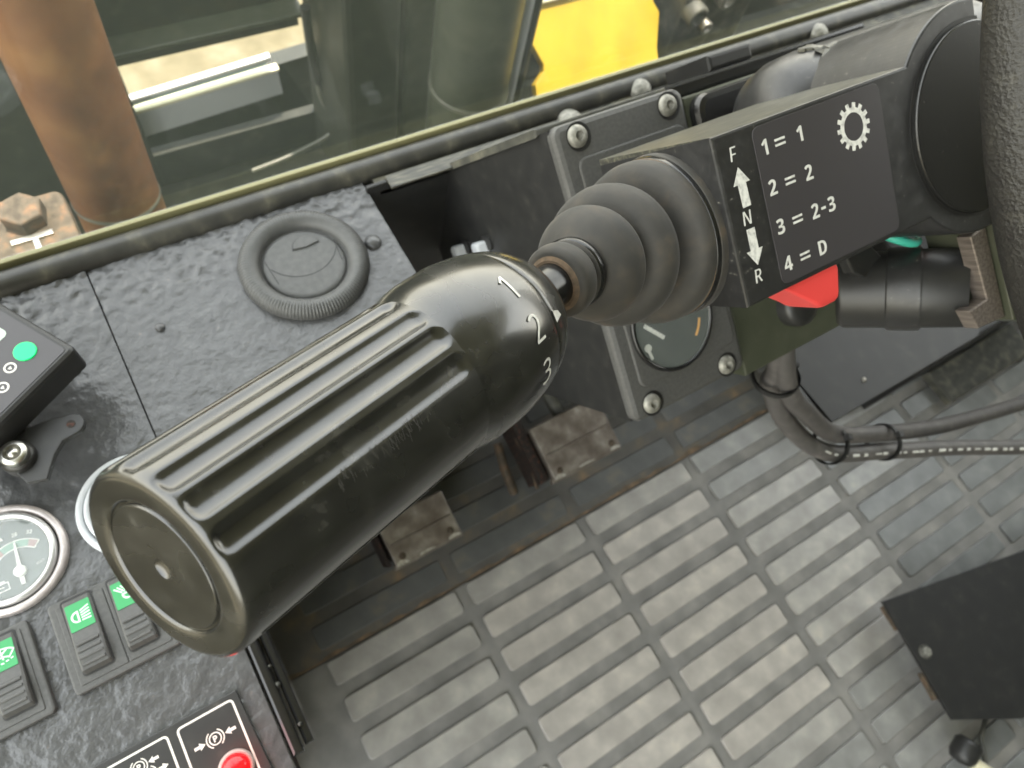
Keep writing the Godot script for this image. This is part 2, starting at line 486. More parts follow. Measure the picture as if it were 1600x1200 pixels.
func make_selector() -> void:
	var t := thing("gear_selector", "black gear selector lever with fluted grip, ribbed rubber boot and printed shift label", "gear selector", page(LABEL_AT, TILT))
	var gf := grip_frame()
	var white: Material = mats.white_print
	# grip: fluted body
	var s := Shape.new()
	in_frame(gf, s)
	var ss := [0.7, 0.3, 0.05, -0.1, -0.1, 0.0, 0.2, 0.6, 1.1, 1.7, 2.4]
	var rr := [16.0, 16.3, 16.8, 18.0, 20.8, 21.5, 22.1, 22.65, 23.0, 23.25, 23.35]
	var z := 3.0
	while z < 78.4:
		ss.append(z)
		rr.append(lerpf(23.4, 24.2, z / 78.0))
		z += 0.6 if z < 9.0 or z > 72.0 else 3.0
	var rows := []
	for j in ss.size():
		var r := PackedVector3Array()
		for i in 300:
			var deg := -180.0 + 360.0 * i / 300.0
			var q: float = rr[j] - (groove_depth(ss[j], deg) if j > 5 else 0.0)
			r.append(slanted(q * cos(deg_to_rad(deg)), q * sin(deg_to_rad(deg)), ss[j]))
		rows.append(r)
	s.grid(rows, true)
	var grip := part("grip", s, mats.grip_plastic, t)
	# end disc with a dimple
	s = Shape.new()
	in_frame(gf, s)
	var run := []
	for q in [[16.0, 0.7], [16.0, 1.1], [15.4, 1.1], [15.4, 1.1], [15.3, 0.5], [15.0, 0.3], [15.0, 0.3], [2.5, 0.3], [2.5, 0.3], [2.2, 0.8], [1.2, 1.2], [0.01, 1.3], [0.01, 1.3]]:
		if run.size() and q[0] == run[-1][0] and q[1] == run[-1][1]:
			var rings := []
			for e in run:
				var r := PackedVector3Array()
				for i in 72:
					r.append(slanted(e[0] * cos(TAU * i / 72.0), e[0] * sin(TAU * i / 72.0), e[1]))
				rings.append(r)
			s.grid(rings, true)
			run = []
		run.append(q)
	part("grip_end_disc", s, mats.grip_plastic, t)
	# lower seam rib along the grip
	s = Shape.new()
	in_frame(gf, s)
	var seam := []
	for k in 30:
		var q := 6.0 + k * 2.4
		seam.append(Vector3(cos(deg_to_rad(93.0)), sin(deg_to_rad(93.0)), 0) * (lerpf(23.4, 24.2, q / 78.0) - 0.3) + Vector3(0, 0, q))
	s.tube(seam, 0.55, 8)
	part("seam", s, mats.grip_plastic, grip)
	# scuff marks worn into one ridge
	s = Shape.new()
	in_frame(gf, s)
	var rs := RandomNumberGenerator.new()
	rs.seed = 5
	for k in 60:
		var along_s := rs.randf_range(30.0, 60.0)
		var mid := 37.0 + rs.randf_range(-4.0, 3.0)
		var ln := rs.randf_range(2.0, 8.0)
		var lean := rs.randf_range(-0.4, 0.5)
		var last := []
		for e in 5:
			var an := deg_to_rad(mid + ln * (e / 4.0 - 0.5))
			var rr2 := lerpf(23.4, 24.2, along_s / 78.0) + 0.03
			var zz := along_s + lean * (e / 4.0 - 0.5) * 2.0
			var pa := Vector3(rr2 * cos(an), rr2 * sin(an), zz - 0.06)
			var pb := Vector3(rr2 * cos(an), rr2 * sin(an), zz + 0.06)
			if last.size():
				s.quad(last[0], pa, pb, last[1])
			last = [pa, pb]
	part("scuff_marks", s, mats.scuff, grip).set_meta("kind", "stuff")
	# collar
	s = Shape.new()
	in_frame(gf, s)
	s.lathe([Vector2(24.0, 77.6), Vector2(24.2, 79.5), Vector2(24.7, 82.0), Vector2(25.4, 85.0), Vector2(25.85, 89.0), Vector2(26.0, 94.0), Vector2(25.95, 98.0), Vector2(25.7, 102.0), Vector2(25.2, 106.0), Vector2(24.6, 109.5), Vector2(24.2, 111.2), Vector2(23.9, 111.6), Vector2(23.3, 111.7)], 96)
	var collar := part("collar", s, mats.grip_plastic, t)
	s = Shape.new()
	in_frame(gf, s)
	s.lathe([Vector2(23.3, 111.5), Vector2(23.8, 112.0), Vector2(23.5, 114.0), Vector2(22.6, 117.0), Vector2(21.0, 120.5), Vector2(18.0, 125.0), Vector2(14.0, 129.5), Vector2(10.0, 133.0), Vector2(7.8, 134.5)], 96)
	var ring := part("index_ring", s, mats.grip_plastic, t)
	for d in [["1", 4.0], ["2", 34.0], ["3", 64.0]]:
		wrap_text(d[0], gf, 102.4, d[1], 7.3, 4.0, collar)
	# index mark on the ring
	s = Shape.new()
	in_frame(gf, s)
	var tri := []
	for q in [[112.6, 32.5, 24.05], [112.6, 41.5, 24.05], [116.4, 39.5, 23.1], [115.4, 35.0, 23.42]]:
		var a := deg_to_rad(q[1])
		tri.append(Vector3(q[2] * cos(a), q[2] * sin(a), q[0]))
	s.quad(tri[0], tri[1], tri[2], tri[3])
	part("index_mark", s, white, ring)
	# shaft and cuff
	s = Shape.new()
	in_frame(gf, s)
	s.lathe([Vector2(7.7, 132.0), Vector2(7.7, 152.0)], 32)
	part("shaft", s, mats.black_gloss, t)
	# boot, swept along a curve from the shaft into the housing's side
	var inv := page(LABEL_AT, TILT).affine_inverse()
	var p0 := inv * (GRIP_AT + GRIP_AXIS.normalized() * 0.140) * 1000.0
	var d0 := inv.basis * GRIP_AXIS.normalized()
	var p3 := Vector3(0.0, -33.5, -36.0)
	var p1 := p0 + d0 * 28.0
	var p2 := p3 + Vector3(-30.0, 0, 0)
	var prof := [[0.055, 7.8], [0.057, 10.6], [0.065, 12.0], [0.08, 12.7], [0.11, 12.9], [0.135, 12.6], [0.15, 11.9], [0.155, 11.0], [0.168, 10.9], [0.173, 11.7], [0.185, 12.1], [0.215, 12.2], [0.228, 11.8], [0.232, 11.4],
		[0.245, 13.0], [0.265, 16.0], [0.295, 18.8], [0.33, 20.6], [0.36, 21.2], [0.38, 20.9], [0.394, 19.9], [0.40, 18.8], [0.405, 15.5], [0.425, 13.8], [0.45, 14.6],
		[0.458, 20.6], [0.475, 24.0], [0.51, 26.3], [0.55, 27.1], [0.59, 26.8], [0.608, 25.2], [0.616, 22.4], [0.622, 17.5], [0.65, 14.2], [0.71, 14.6],
		[0.735, 16.0], [0.745, 24.0], [0.757, 28.8], [0.782, 31.6], [0.825, 32.7], [0.86, 32.8], [0.89, 32.5]]
	var path := []
	var rads := []
	for q in prof:
		path.append(p0.bezier_interpolate(p1, p2, p3, q[0]))
		rads.append(q[1])
	path[0] += (path[2] - path[1]) * 0.3
	s = Shape.new()
	s.sweep(path, rads, 64, false, false)
	var boot := part("rubber_boot", s, mats.boot_rubber, t)
	for band in [[0.885, 0.902, 32.7, "rust_line", "dirt_line"], [0.90, 0.95, 33.0, "black_gloss", "clamp_band"], [0.95, 1.0, 33.4, "boot_rubber", "flange"]]:
		s = Shape.new()
		var a := p0.bezier_interpolate(p1, p2, p3, band[0])
		var b := p0.bezier_interpolate(p1, p2, p3, band[1])
		var bp := [a, a, a.lerp(b, 0.12), a.lerp(b, 0.5), a.lerp(b, 0.88), b, b]
		bp[0] = a - (b - a) * 0.01
		bp[6] = b + (b - a) * 0.01
		s.sweep(bp, [band[2] - 3.0, band[2] - 0.3, band[2], band[2] + 0.1, band[2], band[2] - 0.3, band[2] - 3.0], 64, false, false)
		part(band[4], s, mats[band[3]], boot)
	s = Shape.new()
	s.sweep([p0.bezier_interpolate(p1, p2, p3, 0.18), p0.bezier_interpolate(p1, p2, p3, 0.186), p0.bezier_interpolate(p1, p2, p3, 0.214), p0.bezier_interpolate(p1, p2, p3, 0.22)], [11.8, 12.6, 12.6, 11.8], 64, false, false)
	part("neck_clamp", s, mats.black_gloss, boot)
	s = Shape.new()
	s.sweep([p0.bezier_interpolate(p1, p2, p3, 0.048), p0.bezier_interpolate(p1, p2, p3, 0.06)], [8.6, 10.2], 32, false, true)
	part("dirt_line", s, mats.rust_line, boot)
	# housing: a box running into a round boss, cut square at its right end
	var poly := PackedVector2Array([Vector2(0, 0), Vector2(0, -64)])
	for k in 25:
		var a := deg_to_rad(lerpf(222.3, 280.6, k / 24.0))
		poly.append(Vector2(143, -31) + Vector2(cos(a), sin(a)) * 49.0)
	for k in 25:
		var a := deg_to_rad(lerpf(79.4, 140.7, k / 24.0))
		poly.append(Vector2(143, -31) + Vector2(cos(a), sin(a)) * 49.0)
	s = Shape.new()
	s.prism(poly, -72.0, 0.0, 1.1)
	var housing := part("housing", s, mats.housing_plastic, t)
	s = Shape.new()
	s.quad(Vector3(0.2, -0.6, -71.8), Vector3(0.2, 2.4, -71.8), Vector3(106, 2.4, -71.8), Vector3(106, -0.6, -71.8))
	s.quad(Vector3(0.2, 0.05, -1.4), Vector3(106, 0.05, -1.4), Vector3(106, 2.4, -71.8), Vector3(0.2, 2.4, -71.8))
	s.tri(Vector3(0.2, 0.05, -1.4), Vector3(0.2, 2.4, -71.8), Vector3(0.2, -0.6, -71.8))
	part("front_face", s, mats.dusty_face, housing)
	for ring_r in [[41.6, 0.25, "black_matt", "ring_gap"], [40.0, 2.2, "cover_plastic", "round_cover"]]:
		var dp := PackedVector2Array()
		for k in 49:
			var a := deg_to_rad(lerpf(77.0, 283.0, k / 48.0))
			dp.append(Vector2(143, -31) + Vector2(cos(a), sin(a)) * ring_r[0])
		s = Shape.new()
		s.prism(dp, -0.6, ring_r[1], 0.8 if ring_r[1] > 1.0 else 0.0)
		part(ring_r[3], s, mats[ring_r[2]], housing if ring_r[1] < 1.0 else t)
	# rounded column cover rising behind the housing
	s = Shape.new()
	s.xf = Transform3D(Basis(Vector3(0, 0, -1), Vector3(0, 1, 0), Vector3(1, 0, 0)), Vector3(96, -12, -74))
	s.lathe([Vector2(0, -3), Vector2(12, -1.5), Vector2(21, 2), Vector2(28, 9), Vector2(31.5, 19), Vector2(32.5, 32), Vector2(32.5, 150)], 48)
	var cover := part("column_cover", s, mats.housing_plastic, t)
	s = Shape.new()
	var rg := RandomNumberGenerator.new()
	rg.seed = 8
	for k in 16:
		var an := rg.randf_range(0.55, 1.35)
		var p := Vector3(125.0 + k * 0.7 + rg.randf_range(-2, 2), -12.0 + sin(an) * 32.6, -74.0 + cos(an) * 32.6)
		s.xf = Transform3D(Basis(Vector3(1, 0, 0), -an) * Basis(Vector3.UP, rg.randf_range(-0.7, 0.7)) * Basis(Vector3.BACK, rg.randf_range(0, 3)), p)
		s.box(-3.6, 3.6, -1.8, 1.8, -0.6, 1.2, 0.5)
	part("torn_patch", s, mats.dusty_face, cover)
	# label
	var lab := part("label_plate", plate(rounded(18.5, 87.0, -61.8, -1.9, 3.2, 5), -0.3, 0.32, 0.1), mats.label_film, t)
	for row in [[9.9, "1", [["=", 31.0], ["1", 41.3]]], [24.8, "2", [["=", 32.3], ["2", 42.3]]], [39.8, "3", [["=", 32.2], ["2", 41.9], ["-", 46.4], ["3", 51.0]]], [54.5, "4", [["=", 32.4], ["D", 42.2]]]]:
		letters(row[1], Vector3(23.2, -row[0], 0.34), 5.6, white, lab)
		for c in row[2]:
			if c[0] == "=":
				flat("printed_text", [stroke(Vector2(c[1] - 2.6, 0.95 - row[0]), Vector2(c[1] + 2.6, 0.95 - row[0]), 0.85), stroke(Vector2(c[1] - 2.6, -0.95 - row[0]), Vector2(c[1] + 2.6, -0.95 - row[0]), 0.85)], 0.34, white, lab)
			elif c[0] == "-":
				flat("printed_text", [stroke(Vector2(c[1] - 1.2, -row[0] - 0.2), Vector2(c[1] + 1.2, -row[0] - 0.2), 0.95)], 0.34, white, lab)
			else:
				letters(c[0], Vector3(c[1], -row[0], 0.34), 5.6, white, lab)
	# gear wheel symbol
	var gear := PackedVector2Array()
	var hole := PackedVector2Array()
	for k in 14:
		for e in [[-0.5, 7.2], [-0.27, 7.35], [-0.21, 9.1], [0.21, 9.1], [0.27, 7.35]]:
			var a: float = TAU * (k + e[0]) / 14.0
			gear.append(Vector2(69.9, -14.9) + Vector2(cos(a), sin(a)) * e[1])
			hole.append(Vector2(69.9, -14.9) + Vector2(cos(a), sin(a)) * 5.4)
	s = Shape.new()
	s.frame(gear, hole, 0.1, 0.42)
	part("gear_symbol", s, white, lab)
	# F / N / R strip on the housing
	for c in [["F", 8.3, 8.1], ["N", 8.5, 31.7], ["R", 8.1, 53.9]]:
		letters(c[0], Vector3(c[1], -c[2], 0.05), 5.0, white, housing, false, 0.0, 1.0, 0.12)
	flat("printed_arrow", [arrow(Vector2(9.6, -27.8), Vector2(9.2, -13.2), 4.0, 8.0, 6.0)], 0.02, white, housing)
	flat("printed_arrow", [arrow(Vector2(8.9, -35.9), Vector2(8.7, -50.0), 4.0, 8.0, 6.0)], 0.02, white, housing)

func plate(poly: PackedVector2Array, z0: float, z1: float, b := 0.0) -> Shape:
	var s := Shape.new()
	s.prism(poly, z0, z1, b)
	return s

# a digit bent round the collar: its top points back round the collar, its right along the shaft
func wrap_text(c: String, gf: Transform3D, s0: float, deg: float, height: float, _w: float, parent: Node3D) -> void:
	var f := SystemFont.new()
	f.font_names = PackedStringArray(["Droid Sans"])
	f.font_weight = 400
	var t := TextMesh.new()
	t.text = c
	t.font = f
	t.font_size = 64
	t.pixel_size = height / (64.0 * 0.714)
	t.depth = 0.0
	t.curve_step = 1.0
	var arr := t.get_mesh_arrays()
	var mid := t.get_aabb().get_center()
	var vs: PackedVector3Array = arr[Mesh.ARRAY_VERTEX]
	var ix = arr[Mesh.ARRAY_INDEX]
	var sh := Shape.new()
	in_frame(gf, sh)
	var count: int = (ix.size() if ix != null and ix.size() else vs.size()) / 3
	for k in count:
		var p := []
		for e in 3:
			var q: Vector3 = vs[ix[k * 3 + e]] if ix != null and ix.size() else vs[k * 3 + e]
			p.append(Vector2(q.x - mid.x, q.y - mid.y))
		bend(sh, p[0], p[1], p[2], s0, deg, 3)
	part("printed_digit", sh, mats.white_print, parent)

func bend(sh: Shape, a: Vector2, b: Vector2, c: Vector2, s0: float, deg: float, depth: int) -> void:
	if depth > 0:
		var ab := (a + b) * 0.5
		var bc := (b + c) * 0.5
		var ca := (c + a) * 0.5
		bend(sh, a, ab, ca, s0, deg, depth - 1)
		bend(sh, ab, b, bc, s0, deg, depth - 1)
		bend(sh, ca, bc, c, s0, deg, depth - 1)
		bend(sh, ab, bc, ca, s0, deg, depth - 1)
		return
	var o := []
	for p in [a, b, c]:
		var z: float = s0 + p.x
		var r := 25.75 + (z - 102.0) * -0.14 + 0.2
		var an: float = deg_to_rad(deg) - p.y / 23.5
		o.append(Vector3(r * cos(an), r * sin(an), z))
	sh.tri(o[0], o[1], o[2])


# ---------------------------------------------------------------- dashboard and what sits on it
func dash() -> Transform3D:
	return page(Vector3(0, 0.56, 0))

func lumpy(x0: float, x1: float, y0: float, y1: float, step: float, sd: int) -> Shape:
	var f := FastNoiseLite.new()
	f.seed = sd
	f.frequency = 0.11
	f.fractal_octaves = 4
	var g := FastNoiseLite.new()
	g.seed = sd + 1
	g.frequency = 0.035
	var s := Shape.new()
	var nx := int((x1 - x0) / step) + 1
	var ny := int((y1 - y0) / step) + 1
	var rows := []
	for j in ny + 1:
		var r := PackedVector3Array()
		for i in nx + 1:
			var x := lerpf(x0, x1, float(i) / nx)
			var y := lerpf(y0, y1, float(j) / ny)
			var near := smoothstep(145.0, 196.0, y)
			var left := smoothstep(-20.0, -70.0, x) * smoothstep(60.0, 95.0, y)
			var h := f.get_noise_2d(x, y) * (0.16 + 1.4 * near + 0.8 * left) + g.get_noise_2d(x, y) * 0.5
			r.append(Vector3(x, y, h - 0.3))
		rows.append(r)
	s.grid(rows)
	# skirts
	s.quad(Vector3(x0, y0, -6), Vector3(x1, y0, -6), Vector3(x1, y0, -0.3), Vector3(x0, y0, -0.3))
	s.quad(Vector3(x0, y1, -6), Vector3(x0, y0, -6), Vector3(x0, y0, -0.3), Vector3(x0, y1, -0.3))
	s.quad(Vector3(x1, y0, -6), Vector3(x1, y1, -6), Vector3(x1, y1, -0.3), Vector3(x1, y0, -0.3))
	return s

func make_dash() -> void:
	var t := thing("dashboard", "black dashboard top with thick lumpy paint, left of the footwell", "dashboard", dash())
	part("left_panel", lumpy(-152.0, -13.9, -110.0, 198.0, 1.4, 61), mats.dash_paint, t)
	part("front_panel", lumpy(-13.1, 153.0, 76.0, 198.0, 1.4, 71), mats.dash_paint, t)
	var s := Shape.new()
	s.box(-152, 153, 76, 200, -22, -6.5)
	s.box(-152, -14, -110, 75.9, -22, -6.5)
	part("base", s, mats.rusty_black, t)
	s = Shape.new()
	s.box(152, 330, 188, 191, -300, 5.0, 0.8)
	part("black_panel", s, mats.black_satin, t)
	s = Shape.new()
	s.box(166, 300, 182, 192, 5.1, 6.6, 0.4)
	part("panel_flange", s, mats.dusty_face, t)
	# side trim rail beside the footwell
	s = Shape.new()
	s.box(-12.5, -7.5, -82, 74, -8, 2.4, 1.4)
	s.box(-6.4, -2.4, -80, 74, -14, -1.0, 1.4)
	part("trim_rail", s, mats.black_gloss, t)
	s = Shape.new()
	for y in [-42.0, -51.0, -71.0]:
		s.xf = moved(-7.0 + fmod(absf(y), 3.0), y, 1.0)
		s.lathe([Vector2(0.8 + fmod(absf(y), 0.7), -2), Vector2(0.7 + fmod(absf(y), 0.7), 0.2), Vector2(0.3, 0.5), Vector2(0.0, 0.5)], 7)
	part("paint_chips", s, mats.dusty_steel, t).set_meta("kind", "stuff")
	s = Shape.new()
	s.xf = moved(-90.5, 0, 0)
	s.box(-1.5, 1.5, -110, 200, -560, -22)
	part("side_wall", s, mats.black_satin, t)
	for p in [Vector2(9.4, 147.5), Vector2(-36.1, 140.9)]:
		s = Shape.new()
		s.xf = moved(p.x, p.y, 0)
		s.lathe([Vector2(2.6, -1), Vector2(2.5, 0.9), Vector2(2.0, 1.6), Vector2(1.0, 2.0), Vector2(0, 2.05)], 20)
		part("stud", s, mats.dash_paint, t)
	s = Shape.new()
	s.xf = moved(139.0, 153.0, 0)
	s.lathe([Vector2(5.4, -1), Vector2(5.2, 1.0), Vector2(4.0, 2.4), Vector2(2.0, 3.0), Vector2(0, 3.1)], 20)
	part("stud", s, mats.dash_paint, t)

func make_vent() -> void:
	var t := thing("air_vent", "round dark grey air vent with a milled rim and closed flap", "air vent", dash() * moved(0.0955, 0.1535, 0.0))
	var s := Shape.new()
	# milled rim: fine teeth round the outside
	var prof := [[37.2, 0.0], [37.4, 2.5], [36.6, 5.2], [34.6, 7.4], [32.0, 8.4], [29.2, 8.0], [26.6, 6.4], [25.4, 4.2], [25.0, 2.2]]
	var rows := []
	for k in prof.size():
		var r := PackedVector3Array()
		for i in 480:
			var a := TAU * i / 480.0
			var tooth := 0.0
			if k >= 1 and k <= 4:
				tooth = 0.36 if i % 4 < 2 else -0.12
			r.append(Vector3((prof[k][0] + tooth * 0.6) * cos(a), (prof[k][0] + tooth * 0.6) * sin(a), prof[k][1] + tooth * 0.6))
		rows.append(r)
	s.grid(rows, true)
	part("rim", s, mats.vent_plastic, t)
	s = Shape.new()
	s.lathe([Vector2(25.2, 2.2), Vector2(24.6, 1.6), Vector2(24.3, 1.5)], 64)
	s.lathe([Vector2(24.3, 1.6), Vector2(23.6, 2.6), Vector2(22.6, 3.2), Vector2(21.0, 3.4), Vector2(0.0, 3.45)], 64)
	var face := part("face", s, mats.vent_plastic, t)
	# flap outline (a curved gap) and thumb tab
	flat("flap_gap", [arc_band(1.0, 14.0, 22.6, 23.1, 208.0, 332.0, 24), stroke(Vector2(-20.4, 9.5), Vector2(-19.0, -8.0), 0.5), stroke(Vector2(22.0, 8.5), Vector2(20.6, -7.0), 0.5)], 3.44, mats.black_matt, face, 0.1)
	s = Shape.new()
	s.prism(arc_band(5.5, 9.5, 0.05, 8.0, 8.0, 172.0, 16), 3.0, 4.5, 0.4)
	part("thumb_tab", s, mats.vent_plastic, t)
	flat("tab_gap", [arc_band(5.5, 9.5, 8.0, 8.5, 4.0, 176.0, 20)], 3.44, mats.black_matt, face, 0.12)

func make_gauge(called: String, label: String, at: Vector2, full: bool) -> void:
	var t := thing(called, label, "gauge", dash() * moved(at.x * MM, at.y * MM, 0))
	var s := Shape.new()
	s.lathe([Vector2(25.8, -1), Vector2(25.8, 1.8), Vector2(25.2, 2.8), Vector2(24.2, 3.2), Vector2(23.0, 3.0), Vector2(22.4, 2.2), Vector2(22.2, 1.0)], 72)
	part("flange", s, mats.gauge_bezel if full else mats.grey_white, t)
	s = Shape.new()
	s.lathe([Vector2(21.6, 0.6), Vector2(21.7, 3.2), Vector2(21.2, 4.4), Vector2(20.2, 4.8), Vector2(19.2, 4.4), Vector2(18.6, 3.2), Vector2(18.4, 0.6)], 72)
	part("bezel", s, mats.gauge_ring if full else mats.grey_white, t)
	s = Shape.new()
	s.prism(disc(0, 0, 22.3, 48), -1.5, 0.7)
	part("dial_seat", s, mats.black_matt, t)
	s = Shape.new()
	s.prism(disc(0, 0, 18.5, 48), 0.2, 0.9)
	var dial := part("dial", s, mats.dial_pale if full else mats.grey_white, t)
	if full:
		var pc := Vector2(4.1, -8.2)
		flat("scale_outline", [arc_band(pc.x, pc.y, 14.9, 15.4, 46.0, 142.0), arc_band(pc.x, pc.y, 11.2, 11.7, 46.0, 142.0), stroke(pc + Vector2(11.3, 0).rotated(0.80), pc + Vector2(15.3, 0).rotated(0.80), 0.5)], 1.0, mats.white_print, dial)
		flat("scale_red", [arc_band(pc.x, pc.y, 11.7, 14.9, 47.0, 62.0), arc_band(pc.x, pc.y, 11.7, 14.9, 112.0, 142.0)], 0.98, mats.dial_red, dial)
		flat("scale_green", [arc_band(pc.x, pc.y, 11.7, 14.9, 62.0, 111.0)], 0.98, mats.dial_green, dial)
		for d in [["24", -0.2, 9.4, 14.0], ["28", 6.0, 9.3, -4.0], ["32", 12.0, 7.8, -20.0]]:
			letters(d[0], Vector3(d[1], d[2] + 0.6, 1.0), 1.75, mats.white_print, dial, true, d[3])
		letters("VOLT", Vector3(12.4, -7.6, 1.0), 1.1, mats.white_print, dial, false, 8.0)
		flat("battery_symbol", [stroke(Vector2(-9.6, -10.2), Vector2(-2.0, -10.2), 0.5), stroke(Vector2(-9.6, -13.6), Vector2(-2.0, -13.6), 0.5), stroke(Vector2(-2.0, -10.0), Vector2(-2.0, -13.8), 0.5), stroke(Vector2(-9.6, -10.0), Vector2(-9.6, -13.8), 0.5), stroke(Vector2(-4.0, -11.9), Vector2(-7.0, -11.9), 0.5), stroke(Vector2(-3.1, -9.4), Vector2(-4.9, -9.4), 0.9)], 1.0, mats.white_print, dial)
		s = Shape.new()
		s.prism(PackedVector2Array([Vector2(3.1, -8.2), Vector2(2.9, -14.5), Vector2(4.7, -14.7), Vector2(5.0, -8.2), Vector2(5.6, 6.0), Vector2(4.8, 6.0)]), 1.4, 1.9)
		s.xf = moved(4.1, -8.2, 0)
		s.lathe([Vector2(2.7, 1.2), Vector2(2.7, 2.4), Vector2(2.2, 2.8), Vector2(0, 2.9)], 24)
		part("needle", s, mats.white_print, t)
	s = Shape.new()
	s.prism(disc(0, 0, 18.5, 48), 3.2, 3.8)
	part("glass", s, mats.clear_glass, t)

func rocker_switch(label: String, cx: float, cy: float, symbol: String) -> void:
	var t := thing("rocker_switch", label, "switch", dash() * moved(cx * MM, cy * MM, 0.0), "rocker switches on the dashboard")
	var w := 6.0
	var h := 17.2
	var s := Shape.new()
	s.prism(rounded(-w - 0.7, w + 0.7, -h - 0.7, h + 0.7, 1.6, 4), 0.5, 3.35)
	part("shadow_gap", s, mats.black_matt, t)
	# rocker: the lower half stands up, the upper half slopes in
	s = Shape.new()
	var prof := [[-h, 3.0, 2.0], [-h + 1.5, 6.4, 0.0], [-10.5, 7.0, 0.0], [-1.0, 5.6, 0.0], [h - 2.5, 3.9, 0.0], [h - 0.8, 3.9, 0.0], [h, 3.0, 0.0]]
	var rows := []
	for q in prof:
		rows.append(PackedVector3Array([Vector3(-w, q[0], 2.0), Vector3(-w, q[0], q[1] - 0.7), Vector3(-w + 0.8, q[0], q[1]), Vector3(w - 0.8, q[0], q[1]), Vector3(w, q[0], q[1] - 0.7), Vector3(w, q[0], 2.0)]))
	for j in rows.size() - 1:
		for i in 5:
			s.quad(rows[j][i], rows[j][i + 1], rows[j + 1][i + 1], rows[j + 1][i])
	s.quad(rows[0][0], rows[0][5], rows[0][4], rows[0][1])
	var cap := part("rocker", s, mats.grey_plastic, t)
	for k in 4:
		s = Shape.new()
		var y := -13.6 + k * 3.1
		var z := 6.75 - absf(y + 10.0) * 0.06
		s.xf = Transform3D(Basis(Vector3(0, 0, 1), Vector3(0, 1, 0), Vector3(-1, 0, 0)), Vector3(0, y, z)) * Transform3D(Basis(Vector3(0, 0, 1), 0.0), Vector3.ZERO)
		s.xf = moved(0, y, z)
		s.tube([Vector3(-4.6, 0, 0), Vector3(4.6, 0, 0)], 0.75, 10)
		part("rib", s, mats.grey_plastic, cap)
	# green lens with its symbol, lying on the sloping half
	var lean := atan2(5.6 - 3.9, h - 2.5 + 1.0)
	var lens := Shape.new()
	lens.xf = Transform3D(Basis(Vector3(1, 0, 0), -lean), Vector3(0, 8.2, 4.6))
	lens.prism(rounded(-w + 0.9, w - 0.9, -6.4, 6.4, 0.5, 2), -0.4, 0.32)
	var ln := part("lens", lens, mats.green_print, t)
	var sy := Shape.new()
	sy.xf = lens.xf
	for p in switch_symbol(symbol):
		sy.prism(p, 0.3, 0.5, 0.0, false)
	part("symbol", sy, mats.pale_green_print, ln)

func switch_symbol(kind: String) -> Array:
	if kind == "lamp":
		var o := [arc_band(-1.0, -0.4, 1.9, 2.7, 90.0, 270.0, 16), stroke(Vector2(-0.7, 2.3), Vector2(-0.7, -3.1), 0.8)]
		for k in 5:
			o.append(stroke(Vector2(0.4, 1.9 - k * 1.15), Vector2(4.2, 3.2 - k * 1.5), 0.62))
		return o
	if kind == "work":
		var o := [arc_band(1.0, -0.6, 1.7, 2.5, 170.0, 370.0, 16), stroke(Vector2(-1.4, -0.3), Vector2(3.4, 0.3), 0.8)]
		for k in 5:
			o.append(stroke(Vector2(-1.0 + k * 1.05, 0.7 + k * 0.15), Vector2(-4.0 + k * 1.5, 3.6 + k * 0.3), 0.6))
		return o
	return [arc_band(-0.5, -6.0, 8.6, 9.2, 52.0, 128.0), arc_band(-0.5, -6.0, 5.0, 5.6, 52.0, 128.0), stroke(Vector2(2.5, -1.9), Vector2(4.9, 1.0), 0.6), stroke(Vector2(-3.8, -1.9), Vector2(-5.0, 1.0), 0.6), stroke(Vector2(0.2, -2.0), Vector2(-0.6, 4.6), 0.7), stroke(Vector2(-0.5, 0.2), Vector2(2.4, 2.3), 0.7),
		stroke(Vector2(-3, -3.2), Vector2(-1.8, -3.4), 0.6), stroke(Vector2(-1, -3.4), Vector2(0.2, -3.6), 0.6), stroke(Vector2(1, -3.2), Vector2(2.2, -3.0), 0.6), stroke(Vector2(3, -2.8), Vector2(4.1, -2.4), 0.6)]

func switch_frame(label: String, x0: float, x1: float, y0: float, y1: float, dividers: Array) -> void:
	var t := thing("switch_frame", label, "switch frame", dash())
	var s := Shape.new()
	s.prism(rounded(x0, x1, y0, y1, 2.0, 4), -0.8, 2.6, 0.9)
	part("frame", s, mats.grey_plastic, t)
	s = Shape.new()
	var c := [x0 + 3.0] + dividers + [x1 - 3.0]
	for k in c.size() - 1:
		s = Shape.new()
		s.prism(rounded(c[k] + 0.25, c[k + 1] - 0.25, y0 + 3.0, y1 - 3.0, 0.5, 2), 2.0, 3.1, 0.3)
		part("insert", s, mats.grey_plastic, t)

